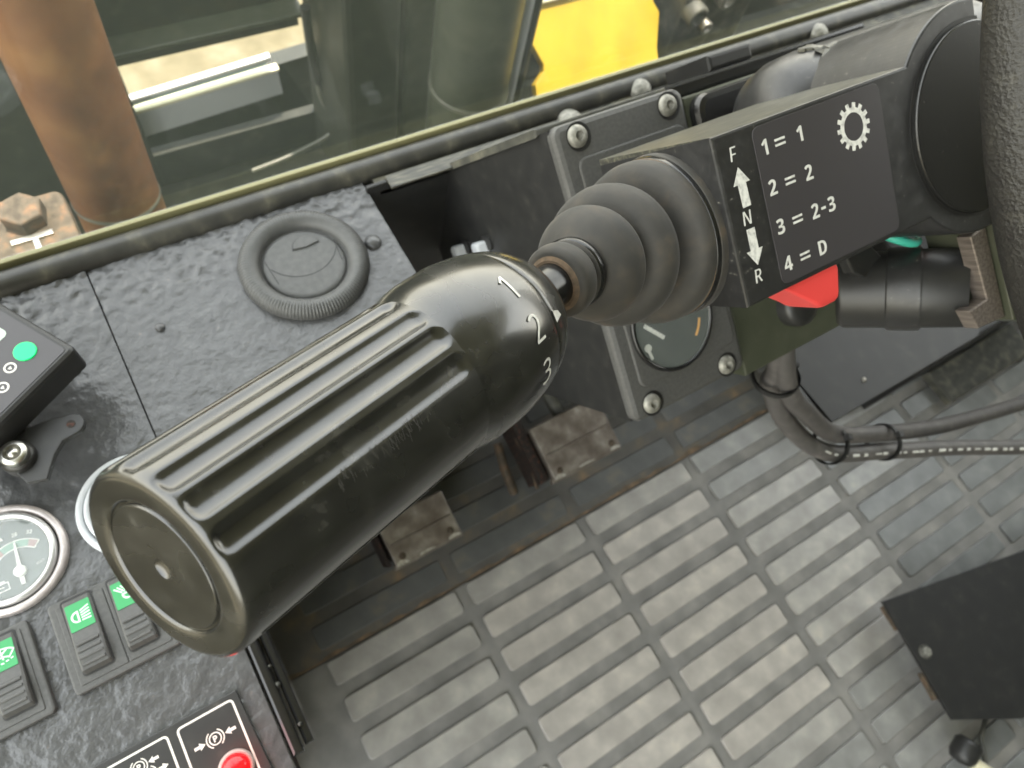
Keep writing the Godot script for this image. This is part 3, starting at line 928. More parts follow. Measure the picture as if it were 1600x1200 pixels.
func make_brake_plates() -> void:
	var t := thing("brake_lamp_plate", "black plate with two white outlined parking brake fields", "lamp plate", dash())
	var s := Shape.new()
	s.prism(V2([-84, -43.5, -84, -100, -21, -100, -23.5, -44.0]), -0.6, 1.4, 0.4)
	part("plate", s, mats.black_satin, t)
	for b in [[-51.0, -26.0, -84.0, -46.4], [-81.0, -54.6, -84.0, -46.4]]:
		s = Shape.new()
		s.frame(rounded(b[0], b[1], b[2], b[3], 2.0, 4), rounded(b[0] + 0.9, b[1] - 0.9, b[2] + 0.9, b[3] - 0.9, 1.3, 4), 1.2, 1.5)
		part("field_outline", s, mats.rim_print, t)
	for q in [[-38.0, -58.2, 1.0, true], [-68.5, -52.8, 0.9, true], [-66.0, -57.6, 0.9, false]]:
		var c := Vector2(q[0], q[1])
		var k: float = q[2]
		var polys := [arc_band(c.x, c.y, 2.2 * k, 2.7 * k, 0.0, 359.0, 28), arc_band(c.x, c.y, 3.4 * k, 3.9 * k, 120.0, 240.0), arc_band(c.x, c.y, 3.4 * k, 3.9 * k, -60.0, 60.0)]
		if q[3]:
			polys.append(arrow(c + Vector2(-9.0, 0) * k, c + Vector2(-4.3, 0) * k, 1.3 * k, 3.2 * k, 2.4 * k))
			polys.append(arrow(c + Vector2(9.0, 0) * k, c + Vector2(4.3, 0) * k, 1.3 * k, 3.2 * k, 2.4 * k))
		else:
			polys.append(arrow(c + Vector2(4.3, 0) * k, c + Vector2(9.0, 0) * k, 1.3 * k, 3.2 * k, 2.4 * k))
			polys.append(arrow(c + Vector2(-4.3, 0) * k, c + Vector2(-9.0, 0) * k, 1.3 * k, 3.2 * k, 2.4 * k))
		flat("brake_symbol", polys, 1.44, mats.rim_print, t)
		letters("P", Vector3(c.x, c.y, 1.46), 2.6 * k, mats.rim_print, t)
	t = thing("warning_lamp", "glowing red parking brake warning lamp in the right plate field", "lamp", dash() * moved(-0.0345, -0.0735, 0))
	s = Shape.new()
	s.lathe([Vector2(7.6, 1.0), Vector2(7.6, 2.6), Vector2(7.0, 3.4), Vector2(6.0, 3.6), Vector2(5.8, 3.0)], 40)
	part("collar", s, mats.pink_collar, t)
	s = Shape.new()
	s.lathe([Vector2(6.0, 1.2), Vector2(6.0, 3.8), Vector2(5.4, 5.4), Vector2(4.0, 6.6), Vector2(2.0, 7.2), Vector2(0, 7.3)], 40)
	part("lamp_lens", s, mats.red_lens, t)
	var l := OmniLight3D.new()
	l.name = "warning_lamp_glow"
	l.light_color = Color(1.0, 0.15, 0.1)
	l.light_energy = 0.00008
	l.light_size = 0.006
	l.omni_range = 4.0
	l.omni_attenuation = 2.0
	l.shadow_enabled = true
	l.position = Vector3(-0.0345, 0.576, 0.0735)
	add_child(l)

func make_monitor() -> void:
	var f := page(Vector3(-0.0249, 0.604, -0.124), 0.0, -59.0)
	# local x runs down-right along the top edge of the unit, local y away from the driver
	var t := thing("display_unit", "black tilted display unit with a round green button and pale screen", "display", f)
	var s := Shape.new()
	s.prism(rounded(-95, 0, -75, 0, 3.0, 4), -16.0, 0.0, 2.2)
	part("case", s, mats.black_satin, t)
	s = Shape.new()
	s.prism(rounded(-92, -3.2, -72, -3.2, 1.5, 3), -1.0, 0.25)
	var face := part("face", s, mats.label_film, t)
	s = Shape.new()
	s.prism(rounded(-82, -29.0, -66, -10.0, 2.5, 4), 0.0, 0.4)
	part("screen", s, mats.screen_grey, t)
	s = Shape.new()
	s.prism(disc(-16.5, -13.3, 4.9, 36), 0.0, 0.9, 0.4)
	part("green_button", s, mats.green_button, t)
	for p in [Vector2(-15.8, -22.8), Vector2(-11.4, -31.6)]:
		flat("button_ring", [arc_band(p.x, p.y, 1.9, 2.7, 0.0, 359.0, 28)], 0.3, mats.rim_print, face)
		var d := Vector2(0.87, 0.5)
		flat("button_arrow", [arrow(p - Vector2(-0.5, 0.8), p + Vector2(-0.5, 0.8), 0.1, 1.8, 1.6)], 0.3, mats.rim_print, face)
	# mounting ear and clamp bolt
	t = thing("display_bracket", "dark mounting bracket with a hole below the display unit", "bracket", dash())
	s = Shape.new()
	var ear := PackedVector2Array([Vector2(-66, 78), Vector2(-74, 100), Vector2(-62, 104)])
	ear.append_array(PackedVector2Array([Vector2(-48, 104)]))
	for k in 9:
		var a := deg_to_rad(110.0 - k * 24.0)
		ear.append(Vector2(-41.5, 97.5) + Vector2(cos(a), sin(a)) * 5.6)
	ear.append_array(PackedVector2Array([Vector2(-47, 91), Vector2(-52, 86), Vector2(-58, 76)]))
	s.prism(ear, 24.0, 27.0, 0.5)
	var e := part("ear", s, mats.black_satin, t)
	flat("bolt_hole", [disc(-41.5, 97.5, 1.9, 20)], 27.1, mats.rusty_black, e, 0.2)
	s = Shape.new()
	s.xf = moved(-66, 106, 0)
	s.lathe([Vector2(9, -1), Vector2(8, 2), Vector2(7.5, 28)], 24)
	part("foot", s, mats.black_satin, t)
	t = thing("clamp_bolt", "bright steel socket bolt at the corner of the display unit", "bolt", dash() * moved(-0.0655, 0.0912, 0.031))
	s = Shape.new()
	s.lathe([Vector2(6.0, -8), Vector2(6.0, 2.0), Vector2(5.4, 3.0), Vector2(3.8, 3.2)], 28)
	s.lathe([Vector2(3.8, 3.2), Vector2(3.6, 0.5), Vector2(0, 0.4)], 28)
	part("sleeve", s, mats.steel, t)
	s = Shape.new()
	s.lathe([Vector2(2.6, 0.3), Vector2(2.5, 2.6), Vector2(1.8, 3.4), Vector2(0, 3.6)], 20)
	part("bolt_head", s, mats.steel, t)
	s = Shape.new()
	s.lathe([Vector2(7.6, -9), Vector2(7.6, -2.0), Vector2(6.0, -1.0)], 28)
	part("housing", s, mats.black_satin, t)


# ---------------------------------------------------------------- instrument box, console
const PANEL_AT := Vector3(0.2109, 0.6734, -0.1051)

func make_instrument_box() -> void:
	var t := thing("instrument_box", "dark grey instrument box with a screwed face plate and round gauge", "instrument box", page(PANEL_AT, TILT))
	var s := Shape.new()
	s.box(0.8, 81.4, -161.2, -0.8, -215.0, -5.0)
	part("body", s, mats.black_satin, t)
	s = Shape.new()
	s.box(-1.2, 84.0, -2.0, 2.2, -215.0, -14.0, 1.0)
	part("top_edge", s, mats.dusty_steel, t)
	s = Shape.new()
	s.prism(rounded(0, 82.2, -162, 0, 5.5, 5), -6.0, 0.6, 3.0)
	var face := part("face_plate", s, mats.grey_plastic, t)
	s = Shape.new()
	s.prism(rounded(9.0, 78.0, -144, -18, 5.0, 5), -2.0, 1.7, 0.9)
	part("raised_field", s, mats.grey_plastic, face)
	for p in [Vector2(12.8, -7.6), Vector2(70.4, -7.4), Vector2(68.4, -154.4), Vector2(13.0, -154.4)]:
		s = Shape.new()
		s.xf = moved(p.x + 0.9, p.y - 0.3, 0)
		s.prism(disc(0, 0, 7.2, 32), 0.2, 0.75)
		part("counterbore", s, mats.black_matt, face)
		s = Shape.new()
		s.xf = moved(p.x, p.y, 0)
		s.lathe([Vector2(5.6, 0.5), Vector2(5.6, 1.4), Vector2(5.0, 2.6), Vector2(3.8, 3.3), Vector2(2.4, 3.6), Vector2(2.4, 3.6), Vector2(2.2, 1.6), Vector2(0, 1.5)], 28)
		part("screw", s, mats.bolt_dust, t)
	# gauge
	s = Shape.new()
	s.xf = moved(38.5, -116, 0)
	s.lathe([Vector2(27.6, 1.4), Vector2(27.4, 3.4), Vector2(26.4, 4.2), Vector2(25.2, 3.6), Vector2(24.8, 1.4)], 64)
	part("gauge_bezel", s, mats.black_gloss, t)
	s = Shape.new()
	s.prism(disc(38.5, -116, 25.0, 48), 0.5, 1.9)
	var dial := part("dial", s, mats.dial_black, t)
	flat("mark", [stroke(Vector2(20.6, -111.4), Vector2(31.2, -122.4), 2.3)], 2.05, mats.white_print, dial, 0.12)
	flat("mark", [disc(19.4, -124.0, 2.3, 20), stroke(Vector2(19.5, -126), Vector2(20.4, -131), 1.8)], 2.05, mats.dull_print, dial, 0.12)
	flat("orange_mark", [disc(57.0, -112.5, 1.3, 16)], 2.05, mats.orange_print, dial, 0.12)
	flat("orange_mark", [arc_band(38.5, -116, 18.2, 19.6, -45.0, -14.0)], 2.05, mats.orange_print, dial, 0.12)
	s = Shape.new()
	s.prism(disc(38.5, -116, 25.0, 48), 3.0, 3.5)
	part("glass", s, mats.clear_glass, t)
	# cable lugs sticking out of the left side
	for q in [[-53.8, -161.0], [-53.0, -122.0]]:
		s = Shape.new()
		s.xf = Transform3D(Basis(Vector3(0, 1, 0), Vector3(0, 0, 1), Vector3(1, 0, 0)), Vector3(0.8, q[0], q[1]))
		s.prism(rounded(-5, 5, -9, 9, 4.4, 5), -1.2, 0.2)
		part("slot", s, mats.black_matt, t)
		s = Shape.new()
		s.xf = moved(-3.0, q[0] - 3.0, q[1] - 4.0)
		s.prism(rounded(-4.5, 4.5, -9, 5, 2.4, 3), -4, 5, 1.6)
		part("cable_lug", s, mats.grey_white, t)

func make_console() -> void:
	var t := thing("column_console", "olive painted console box behind the steering column", "console", page(PANEL_AT, TILT))
	var s := Shape.new()
	s.box(84.0, 205.0, -169.0, -6.0, -215.0, -3.0, 1.0)
	part("body", s, mats.olive_paint, t)
	s = Shape.new()
	s.box(84.0, 260.0, -5.6, 3.0, -215.0, -26.0, 2.0)
	part("top_cover", s, mats.black_gloss, t)
	s = Shape.new()
	s.prism(rounded(86.5, 150, -42, -7, 9.0, 6), -4.0, 5.0, 4.0)
	part("front_cover", s, mats.black_gloss, t)
	s = Shape.new()
	s.box(132, 166, 3.2, 12.0, -70.0, -30.0, 2.0)
	part("black_block", s, mats.black_matt, t)
	s = Shape.new()
	s.xf = moved(130, -141, 0)
	s.lathe([Vector2(13.0, -3), Vector2(13.0, 3), Vector2(12.0, 6), Vector2(8.0, 7.5), Vector2(0, 7.8)], 36)
	part("round_knob", s, mats.black_satin, t)
	# red rocker below the housing
	t = thing("hazard_switch", "red wedge shaped rocker switch under the gear selector housing", "switch", page(LABEL_AT, TILT))
	s = Shape.new()
	s.xf = Transform3D(Basis(Vector3(1, 0, 0), Vector3(0, 0, 1), Vector3(0, -1, 0)), Vector3.ZERO)
	var rings := []
	for q in [[20.0, 51.0, -24.0, -2.0, 1.6, 64.2], [23.0, 51.4, -24.0, -1.6, 1.8, 66.0], [35.0, 50.4, -22.5, -2.0, 2.2, 75.5], [37.2, 50.0, -22.0, -2.4, 2.4, 77.8], [38.8, 49.2, -21.2, -3.2, 2.4, 79.0], [41.0, 47.4, -19.4, -5.0, 2.0, 79.5]]:
		var r := PackedVector3Array()
		for p in rounded(q[0], q[1], q[2], q[3], q[4], 5):
			r.append(Vector3(p.x, p.y, q[5]))
		rings.append(r)
	s.grid(rings, true)
	s.cap(rounded(41.0, 47.4, -19.4, -5.0, 2.0, 5), 79.5)
	part("rocker", s, mats.red_plastic, t)

func make_column() -> void:
	var t := thing("steering_lock", "dark metal steering lock with banded cylinder below the housing", "steering lock", page(LABEL_AT, TILT))
	var ax := along(Vector3(150, -112, -34), Vector3(0.57, -0.16, 0.81))
	var s := Shape.new()
	s.xf = ax
	s.lathe([Vector2(0, -46), Vector2(18, -45), Vector2(20, -42), Vector2(20.4, -14), Vector2(20.4, -14), Vector2(20.2, 14), Vector2(0, 15)], 56)
	part("cylinder", s, mats.black_satin, t)
	s = Shape.new()
	s.xf = ax
	s.lathe([Vector2(20.3, -22), Vector2(21.6, -21), Vector2(21.8, -7), Vector2(21.4, -6)], 56)
	part("band", s, mats.housing_plastic, t)
	s = Shape.new()
	s.prism(V2([144, -84, 155, -82, 162, -131, 141, -129, 136, -118, 150, -117]), -15.0, -8.0, 0.8)
	part("bracket", s, mats.brushed_brown, t)
	s = Shape.new()
	s.prism(V2([156.5, -82, 168, -80, 182, -142, 163.5, -133]), -40.0, -5.0, 1.0)
	part("side_plate", s, mats.olive_paint, t)
	s = Shape.new()
	s.prism(V2([105, -66, 116, -66, 138, -94, 132, -104, 112, -90]), -54.0, -48.0, 1.0)
	part("blade", s, mats.black_satin, t)
	for w in [["wire_green", Vector3(128, -76, -40), Vector3(136, -86, -30), Vector3(148, -86, -38)], ["wire_red", Vector3(138, -76, -34), Vector3(146, -82, -28), Vector3(156, -82, -36)]]:
		s = Shape.new()
		var path := []
		for k in 13:
			path.append(w[1].bezier_interpolate(w[1].lerp(w[2], 0.6), w[3].lerp(w[2], 0.6), w[3], k / 12.0))
		s.tube(path, 2.3, 10)
		part("wire", s, mats[w[0]], t)

func make_wheel() -> void:
	var f := page(LABEL_AT, TILT)
	var t := thing("steering_wheel", "black grained leather steering wheel rim at the right edge", "steering wheel", f * moved(0.3185, -0.05, 0.038))
	var s := Shape.new()
	var path := []
	for k in 120:
		path.append(Vector3(cos(TAU * k / 120.0), sin(TAU * k / 120.0), 0) * 204.0)
	s.tube(path, 15.5, 24, true)
	part("rim", s, mats.leather, t)
	s = Shape.new()
	s.lathe([Vector2(0, -60), Vector2(45, -58), Vector2(55, -40), Vector2(50, -12), Vector2(0, -8)], 40)
	part("hub", s, mats.black_satin, t)
	for a in [-90.0, 30.0, 150.0]:
		s = Shape.new()
		s.xf = Transform3D(Basis(Vector3.BACK, deg_to_rad(a + 120.0)), Vector3.ZERO)
		s.box(45, 196, -14, 14, -22, -12, 3)
		if a != 30.0:
			part("spoke", s, mats.black_satin, t)


# ---------------------------------------------------------------- floor
func make_floor() -> void:
	var s := Shape.new()
	s.box(-600, 1700, -1500, 330, -60, -3.0)
	structure("floor", s, mats.mat_dirty, "dirty cab floor under the rubber mat").transform = page(Vector3.ZERO)
	var t := thing("floor_mat", "worn grey rubber floor mat with raised rectangular blocks", "floor mat", page(Vector3.ZERO))
	s = Shape.new()
	s.box(-88, 1200, -700, 2.0, -2.9, 0.0, 0.6)
	part("mat_base", s, mats.mat_rubber, t)
	s = Shape.new()
	s.xf = Transform3D(Basis(Vector3(1, 0, 0), deg_to_rad(3.0)), Vector3(0, 3.5, 0))
	s.box(-60, 1200, 0.0, 190, -2.9, 1.2, 0.6)
	part("toe_strip", s, mats.mat_dirty, t, "rust stained front strip of the mat")
	s = Shape.new()
	var fn := FastNoiseLite.new()
	fn.seed = 9
	fn.frequency = 0.02
	var prev := []
	for k in 121:
		var x := -60.0 + k * 7.0
		var w := 1.4 + fn.get_noise_1d(x) * 3.4
		var cur := [Vector3(x, 3.2, 1.55), Vector3(x, 3.8 + maxf(0.4, w) * 2.0, 1.95 + maxf(0.4, w) * 0.1)]
		if prev.size():
			s.quad(prev[0], cur[0], cur[1], prev[1])
		prev = cur
	part("rust_line", s, mats.orange_rust, t)
	var variants := {}
	var rng := RandomNumberGenerator.new()
	rng.seed = 11
	for r in range(-4, 13):
		for c in range(0, 7):
			var x0 := 187.4 * c
			var y1 := -(45.0 * r)
			if r < 0:
				y1 -= 1.0
			var cx := x0 + 85.0
			var cy := y1 - 14.0
			# dust lies where boots tread, thinner to the right and at the front
			var k := 0
			var d := Vector2((cx - 330.0) / 330.0, (cy + 190.0) / 260.0).length() + rng.randf_range(-0.16, 0.16)
			k = clampi(int(d * 2.4 - 0.6), 0, 3)
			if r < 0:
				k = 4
			var key := "%d_%d" % [k, rng.randi() % 3]
			if not variants.has(key):
				var b := Shape.new()
				b.prism(rounded(0, 171.0 + rng.randf_range(-1, 1), -28.9, 0, 4.5, 4), -0.4, 4.2 if k < 4 else 1.8, 1.1)
				variants[key] = b.mesh()
			var o := MeshInstance3D.new()
			o.name = "block"
			o.mesh = variants[key]
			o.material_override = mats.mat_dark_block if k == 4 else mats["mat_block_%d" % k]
			if r < 0:
				o.transform = Transform3D(Basis(Vector3(1, 0, 0), deg_to_rad(3.0)), Vector3(x0, y1, 1.0 + y1 * 0.052) * MM)
			else:
				o.position = Vector3(x0, y1, 0) * MM
			t.add_child(o, true)

func make_pedals() -> void:
	for q in [[112.0, 196.0, 44.0, 100.0, "worn bare metal pedal pad with rusty rivets, nearer the lever end"], [330.0, 432.0, 46.0, 118.0, "worn bare metal pedal pad with dark linkage, under the instrument box"]]:
		var right: bool = q[0] > 200.0
		var t := thing("pedal", q[4], "pedal", page(Vector3(q[0], 100.0, -q[2]) * MM, 14.0), "brake and clutch pedals on the footwell floor")
		var w: float = q[1] - q[0]
		var h: float = q[3] - q[2]
		var s := Shape.new()
		s.prism(rounded(0, w, 0, h, 2.5, 3), -12.0, 0.0, 1.5)
		part("pad", s, mats.worn_pedal, t)
		s = Shape.new()
		s.tube([Vector3(4, h * 0.45, 0), Vector3(w - 4, h * 0.45, 0)], 1.4, 8)
		part("ridge", s, mats.worn_pedal, t)
		for e in [[0.5, 16.0, 0.3, 4.5], [w - 17.0, w - 0.5, 0.3, 3.5], [w * 0.35, w * 0.6, 0.3, 2.2]]:
			s = Shape.new()
			s.prism(PackedVector2Array([Vector2(e[0], e[2]), Vector2(e[1], e[2]), Vector2(e[1] - 3.0, e[3] * 0.8), Vector2((e[0] + e[1]) * 0.5, e[3] * 1.3), Vector2(e[0] + 2.0, e[3])]), -1.5, 0.25, 0.2)
			part("bare_edge", s, mats.bare_steel, t)
		for x in [11.0, w - 11.0]:
			s = Shape.new()
			s.xf = moved(x, 9.0, 0)
			s.lathe([Vector2(4.2, -0.5), Vector2(4.0, 1.0), Vector2(2.5, 1.8), Vector2(0, 2.0)], 16)
			part("rivet", s, mats.heavy_rust, t)
		s = Shape.new()
		s.box(-2, w + 2, -3.0, 3.0, -16.0, -7.0, 1.5)
		part("lip", s, mats.worn_pedal, t)
		s = Shape.new()
		s.tube([Vector3(w * 0.5, h * 0.6, -10), Vector3(w * 0.5, h + 30, -20), Vector3(w * 0.5, h + 90, 60)], 9.0, 12)
		part("arm", s, mats.dusty_steel, t)
		s = Shape.new()
		s.box(-16.0 if right else -8.0, -3.0, 4, h + 16, -60, -8, 2)
		s.box(2.0, w - 6.0, 6, h - 4, -95, -14, 2)
		part("bracket", s, mats.rusty_black, t)
		if right:
			s = Shape.new()
			s.tube([Vector3(-16, 0, -30), Vector3(-12, 30, -20), Vector3(-14, 70, -22)], 3.0, 10)
			s.tube([Vector3(-34, 6, -70), Vector3(-36, 40, -55), Vector3(-30, 74, -52)], 6.0, 10)
			part("linkage", s, mats.heavy_rust, t)

func make_right_side() -> void:
	# hoses
	for q in [["black hose with worn white print, lower of the pair, across the mat", [Vector3(352, 560, 0), Vector3(363, 515, 26), Vector3(368, 493, 30), Vector3(393, 449, 57), Vector3(437, 410, 91), Vector3(509, 385, 117), Vector3(600, 362, 150), Vector3(692, 343, 188), Vector3(800, 322, 225)], 7.6], ["plain black hose, upper of the pair, bending away over the mat", [Vector3(356, 560, 2), Vector3(366, 513, 33), Vector3(382, 485, 46), Vector3(403, 462, 58), Vector3(449, 418, 82), Vector3(514, 392, 103), Vector3(615, 353, 128), Vector3(783, 296, 158), Vector3(860, 270, 170)], 7.6]]:
		var t := thing("hose", q[0], "hose", Transform3D(), "pair of hoses tied together above the mat")
		var c := Curve3D.new()
		c.bake_interval = 8.0
		var pts: Array = q[1]
		for k in pts.size():
			var dirn: Vector3 = (pts[mini(k + 1, pts.size() - 1)] - pts[maxi(k - 1, 0)]) / 6.0
			c.add_point(pts[k], -dirn, dirn)
		var path := []
		for p in c.get_baked_points():
			path.append(p)
		var s := Shape.new()
		s.tube(path, q[2], 16)
		part("hose_body", s, mats.hose_rubber, t)
		if q[0].begins_with("black"):
			s = Shape.new()
			var rng := RandomNumberGenerator.new()
			rng.seed = 4
			var off := 190.0
			while off < c.get_baked_length() - 60.0:
				var a := c.sample_baked(off)
				var b := c.sample_baked(off + rng.randf_range(3.0, 9.0))
				var d := (b - a).normalized()
				var up := (Vector3.UP + Vector3.BACK * 0.75).normalized()
				up = (up - d * up.dot(d)).normalized()
				s.tube([a + up * 6.9, b + up * 6.9], rng.randf_range(0.9, 1.7), 6)
				off += rng.randf_range(9.0, 16.0)
			part("worn_print", s, mats.dull_print, t)
	for q in [[Vector3(366, 504, 29), Vector3(0.1, -1, 0.25)], [Vector3(444, 411, 88), Vector3(0.85, -0.4, 0.35)], [Vector3(512, 388, 110), Vector3(0.9, -0.25, 0.3)]]:
		var t := thing("cable_tie", ["black cable tie round the hoses below the console", "black cable tie round the hoses at their lowest bend", "black cable tie round the hoses where they run level"][used.get("cable_tie", -1) + 1], "cable tie", along(q[0] * MM, q[1]), "cable ties round the hoses")
		var s := Shape.new()
		var ov := PackedVector2Array()
		var iv := PackedVector2Array()
		for k in 32:
			var a := TAU * k / 32.0
			ov.append(Vector2(cos(a) * 17.0, sin(a) * 17.0))
			iv.append(Vector2(cos(a) * 15.4, sin(a) * 15.4))
		s.frame(ov, iv, -2.2, 2.2)
		part("strap", s, mats.black_matt, t)
		s = Shape.new()
		s.xf = moved(0, 17.2, 0)
		s.box(-2.5, 2.5, -2, 3, -3, 3, 0.6)
		part("lock", s, mats.black_matt, t)
	# flat guard plate below the console
	var t := thing("guard_plate", "flat black guard plate under the olive console", "guard plate", page(Vector3(0.466, 0.4, 0.0)))
	var s := Shape.new()
	s.prism(V2([5.0, 40.0, 0.0, -11.0, 4.0, -73.0, 211.0, -74.0, 260.0, -40.0, 230.0, 40.0]), -4.0, 0.0, 0.6)
	part("plate", s, mats.black_matt, t)
	s = Shape.new()
	s.box(-7.0, -2.5, -66.0, 0.0, -9.0, 3.0, 0.8)
	part("folded_edge", s, mats.black_satin, t)
	s = Shape.new()
	s.xf = moved(62, -55, 0)
	s.lathe([Vector2(2.6, -1), Vector2(2.4, 1.0), Vector2(1.4, 1.8), Vector2(0, 2)], 16)
	part("rivet", s, mats.dull_steel, t)
	# dark pedal box at the right
	t = thing("pedal_box", "dark pedal box with a rusty side in the right footwell", "pedal box", page(Vector3(0.80, 0.0, -0.02)))
	s = Shape.new()
	s.box(70, 420, -90, 200, 0, 230, 4)
	part("case", s, mats.black_matt, t)
	s = Shape.new()
	s.box(40, 69, -60, 100, 0, 120, 3)
	part("rusty_side", s, mats.rusty_black, t)
	s = Shape.new()
	s.box(200, 420, -150, -92, 10, 26, 3)
	part("tread", s, mats.dusty_steel, t)
	# seat bracket at the lower right
	t = thing("seat_bracket", "black seat bracket plate with a pale bolt and rusty edge", "bracket", page(Vector3(0.0, 0.05, 0.0)))
	s = Shape.new()
	s.prism(V2([654, -291, 635, -444, 723, -494, 960, -507, 960, -361, 898, -347]), -5.0, 0.0, 0.8)
	part("plate", s, mats.black_matt, t)
	s = Shape.new()
	s.prism(V2([653, -298, 651, -330, 655, -331, 657, -298]), -14.0, -5.2, 0.5)
	part("rusty_edge", s, mats.heavy_rust, t)
	s = Shape.new()
	s.prism(V2([641, -385, 635, -418, 639, -419, 645, -386]), -14.0, -5.2, 0.5)
	part("rusty_edge", s, mats.heavy_rust, t)
	s = Shape.new()
	s.box(680, 890, -460, -380, -50, -6)
	part("web", s, mats.black_matt, t)
	s = Shape.new()
	s.xf = moved(661, -367, 0)
	s.lathe([Vector2(8.5, -1), Vector2(8.5, 1.0), Vector2(7.8, 1.4)], 24)
	s.prism(V2([6.6, 0, 3.3, 5.7, -3.3, 5.7, -6.6, 0, -3.3, -5.7, 3.3, -5.7]), 0.5, 5.0, 1.2)
	part("bolt", s, mats.bolt_dust, t)
	# small lever end near the bottom edge
	t = thing("floor_lever", "short lever end with a black rubber cap near the mat's lower right", "lever", page(Vector3(0.611, 0.05, 0.475)))
	s = Shape.new()
	s.xf = along(Vector3(12, -4, -4), Vector3(1, 0.5, 0.4))
	s.lathe([Vector2(0, -14), Vector2(12, -12), Vector2(16, -4), Vector2(16, 12), Vector2(12, 17), Vector2(0, 18)], 28)
	part("rubber_cap", s, mats.black_satin, t)
	s = Shape.new()
	s.tube([Vector3(14, -18, -6), Vector3(40, -60, -14), Vector3(60, -120, -30)], 8.0, 14)
	part("rod", s, mats.cream_paint, t)
	s = Shape.new()
	s.tube([Vector3(40, -34, -20), Vector3(58, -14, -24), Vector3(84, -4, -28), Vector3(130, 2, -30)], 3.0, 10)
	part("cable", s, mats.dusty_steel, t)


# ---------------------------------------------------------------- windscreen and the machine outside
func make_windscreen() -> void:
	var t := thing("windscreen", "flat windscreen pane above its black rubber seal", "windscreen", Transform3D(Basis(), Vector3(0, 0.56, -0.215)))
	var s := Shape.new()
	s.xf = Transform3D(Basis(Vector3(1, 0, 0), deg_to_rad(-4.0)), Vector3.ZERO)
	s.box(-700, 1500, 4.0, 1000.0, -5.0, 0.0)
	part("pane", s, mats.screen_glass, t)
	s = Shape.new()
	s.tube([Vector3(-700, -1, 9), Vector3(1500, -1, 9)], 8.0, 20)
	part("seal", s, mats.seal_rubber, t)
	s = Shape.new()
	s.box(-700, 1500, -1.0, 7.4, -1.5, 1.2, 0.4)
	part("seal_edge", s, mats.seal_edge, t)
	s = Shape.new()
	s.box(-700, 1500, -30, -9, -12, 21, 1.0)
	part("sill", s, mats.rusty_black, t)
	# ledge that carries the bolts, right of the dashboard
	t = thing("sill_ledge", "dusty steel ledge along the windscreen seal at the right", "ledge", Transform3D(Basis(), Vector3(0, 0.56, -0.2)))
	s = Shape.new()
	s.box(160, 1400, -6, -0.5, 2, 12, 1.0)
	part("ledge", s, mats.dusty_steel, t)
	s = Shape.new()
	s.box(155, 1400, -40, -7, 2, 8, 1.0)
	part("back_plate", s, mats.rusty_black, t)
	for q in [[311.0, 204.0], [379.0, 213.0], [475.0, 213.0], [569.0, 212.0]]:
		var b := thing("sill_bolt", ["worn domed bolt behind the left end of the instrument box", "worn domed bolt behind the instrument box's right corner", "worn domed bolt above the console block", "worn domed bolt above the column cover"][used.get("sill_bolt", -1) + 1], "bolt", page(Vector3(q[0], 563, 6 - q[1] + 6) * MM), "domed bolts along the windscreen sill")
		s = Shape.new()
		s.lathe([Vector2(9.5, -8), Vector2(9.5, -1.0), Vector2(8.6, 1.2), Vector2(6, 3.2), Vector2(3, 4.2), Vector2(0, 4.5)], 24)
		part("head", s, mats.bolt_dust, b)
		s = Shape.new()
		s.lathe([Vector2(13, -9), Vector2(13, -6.5), Vector2(10, -6)], 24)
		part("washer", s, mats.dusty_steel, b)

func outside_box(called: String, label: String, category: String, a: Vector3, b: Vector3, m: Material, bev := 3.0) -> Node3D:
	var t := thing(called, label, category, Transform3D())
	var s := Shape.new()
	s.box(a.x, b.x, a.y, b.y, a.z, b.z, bev)
	part("body", s, m, t)
	return t

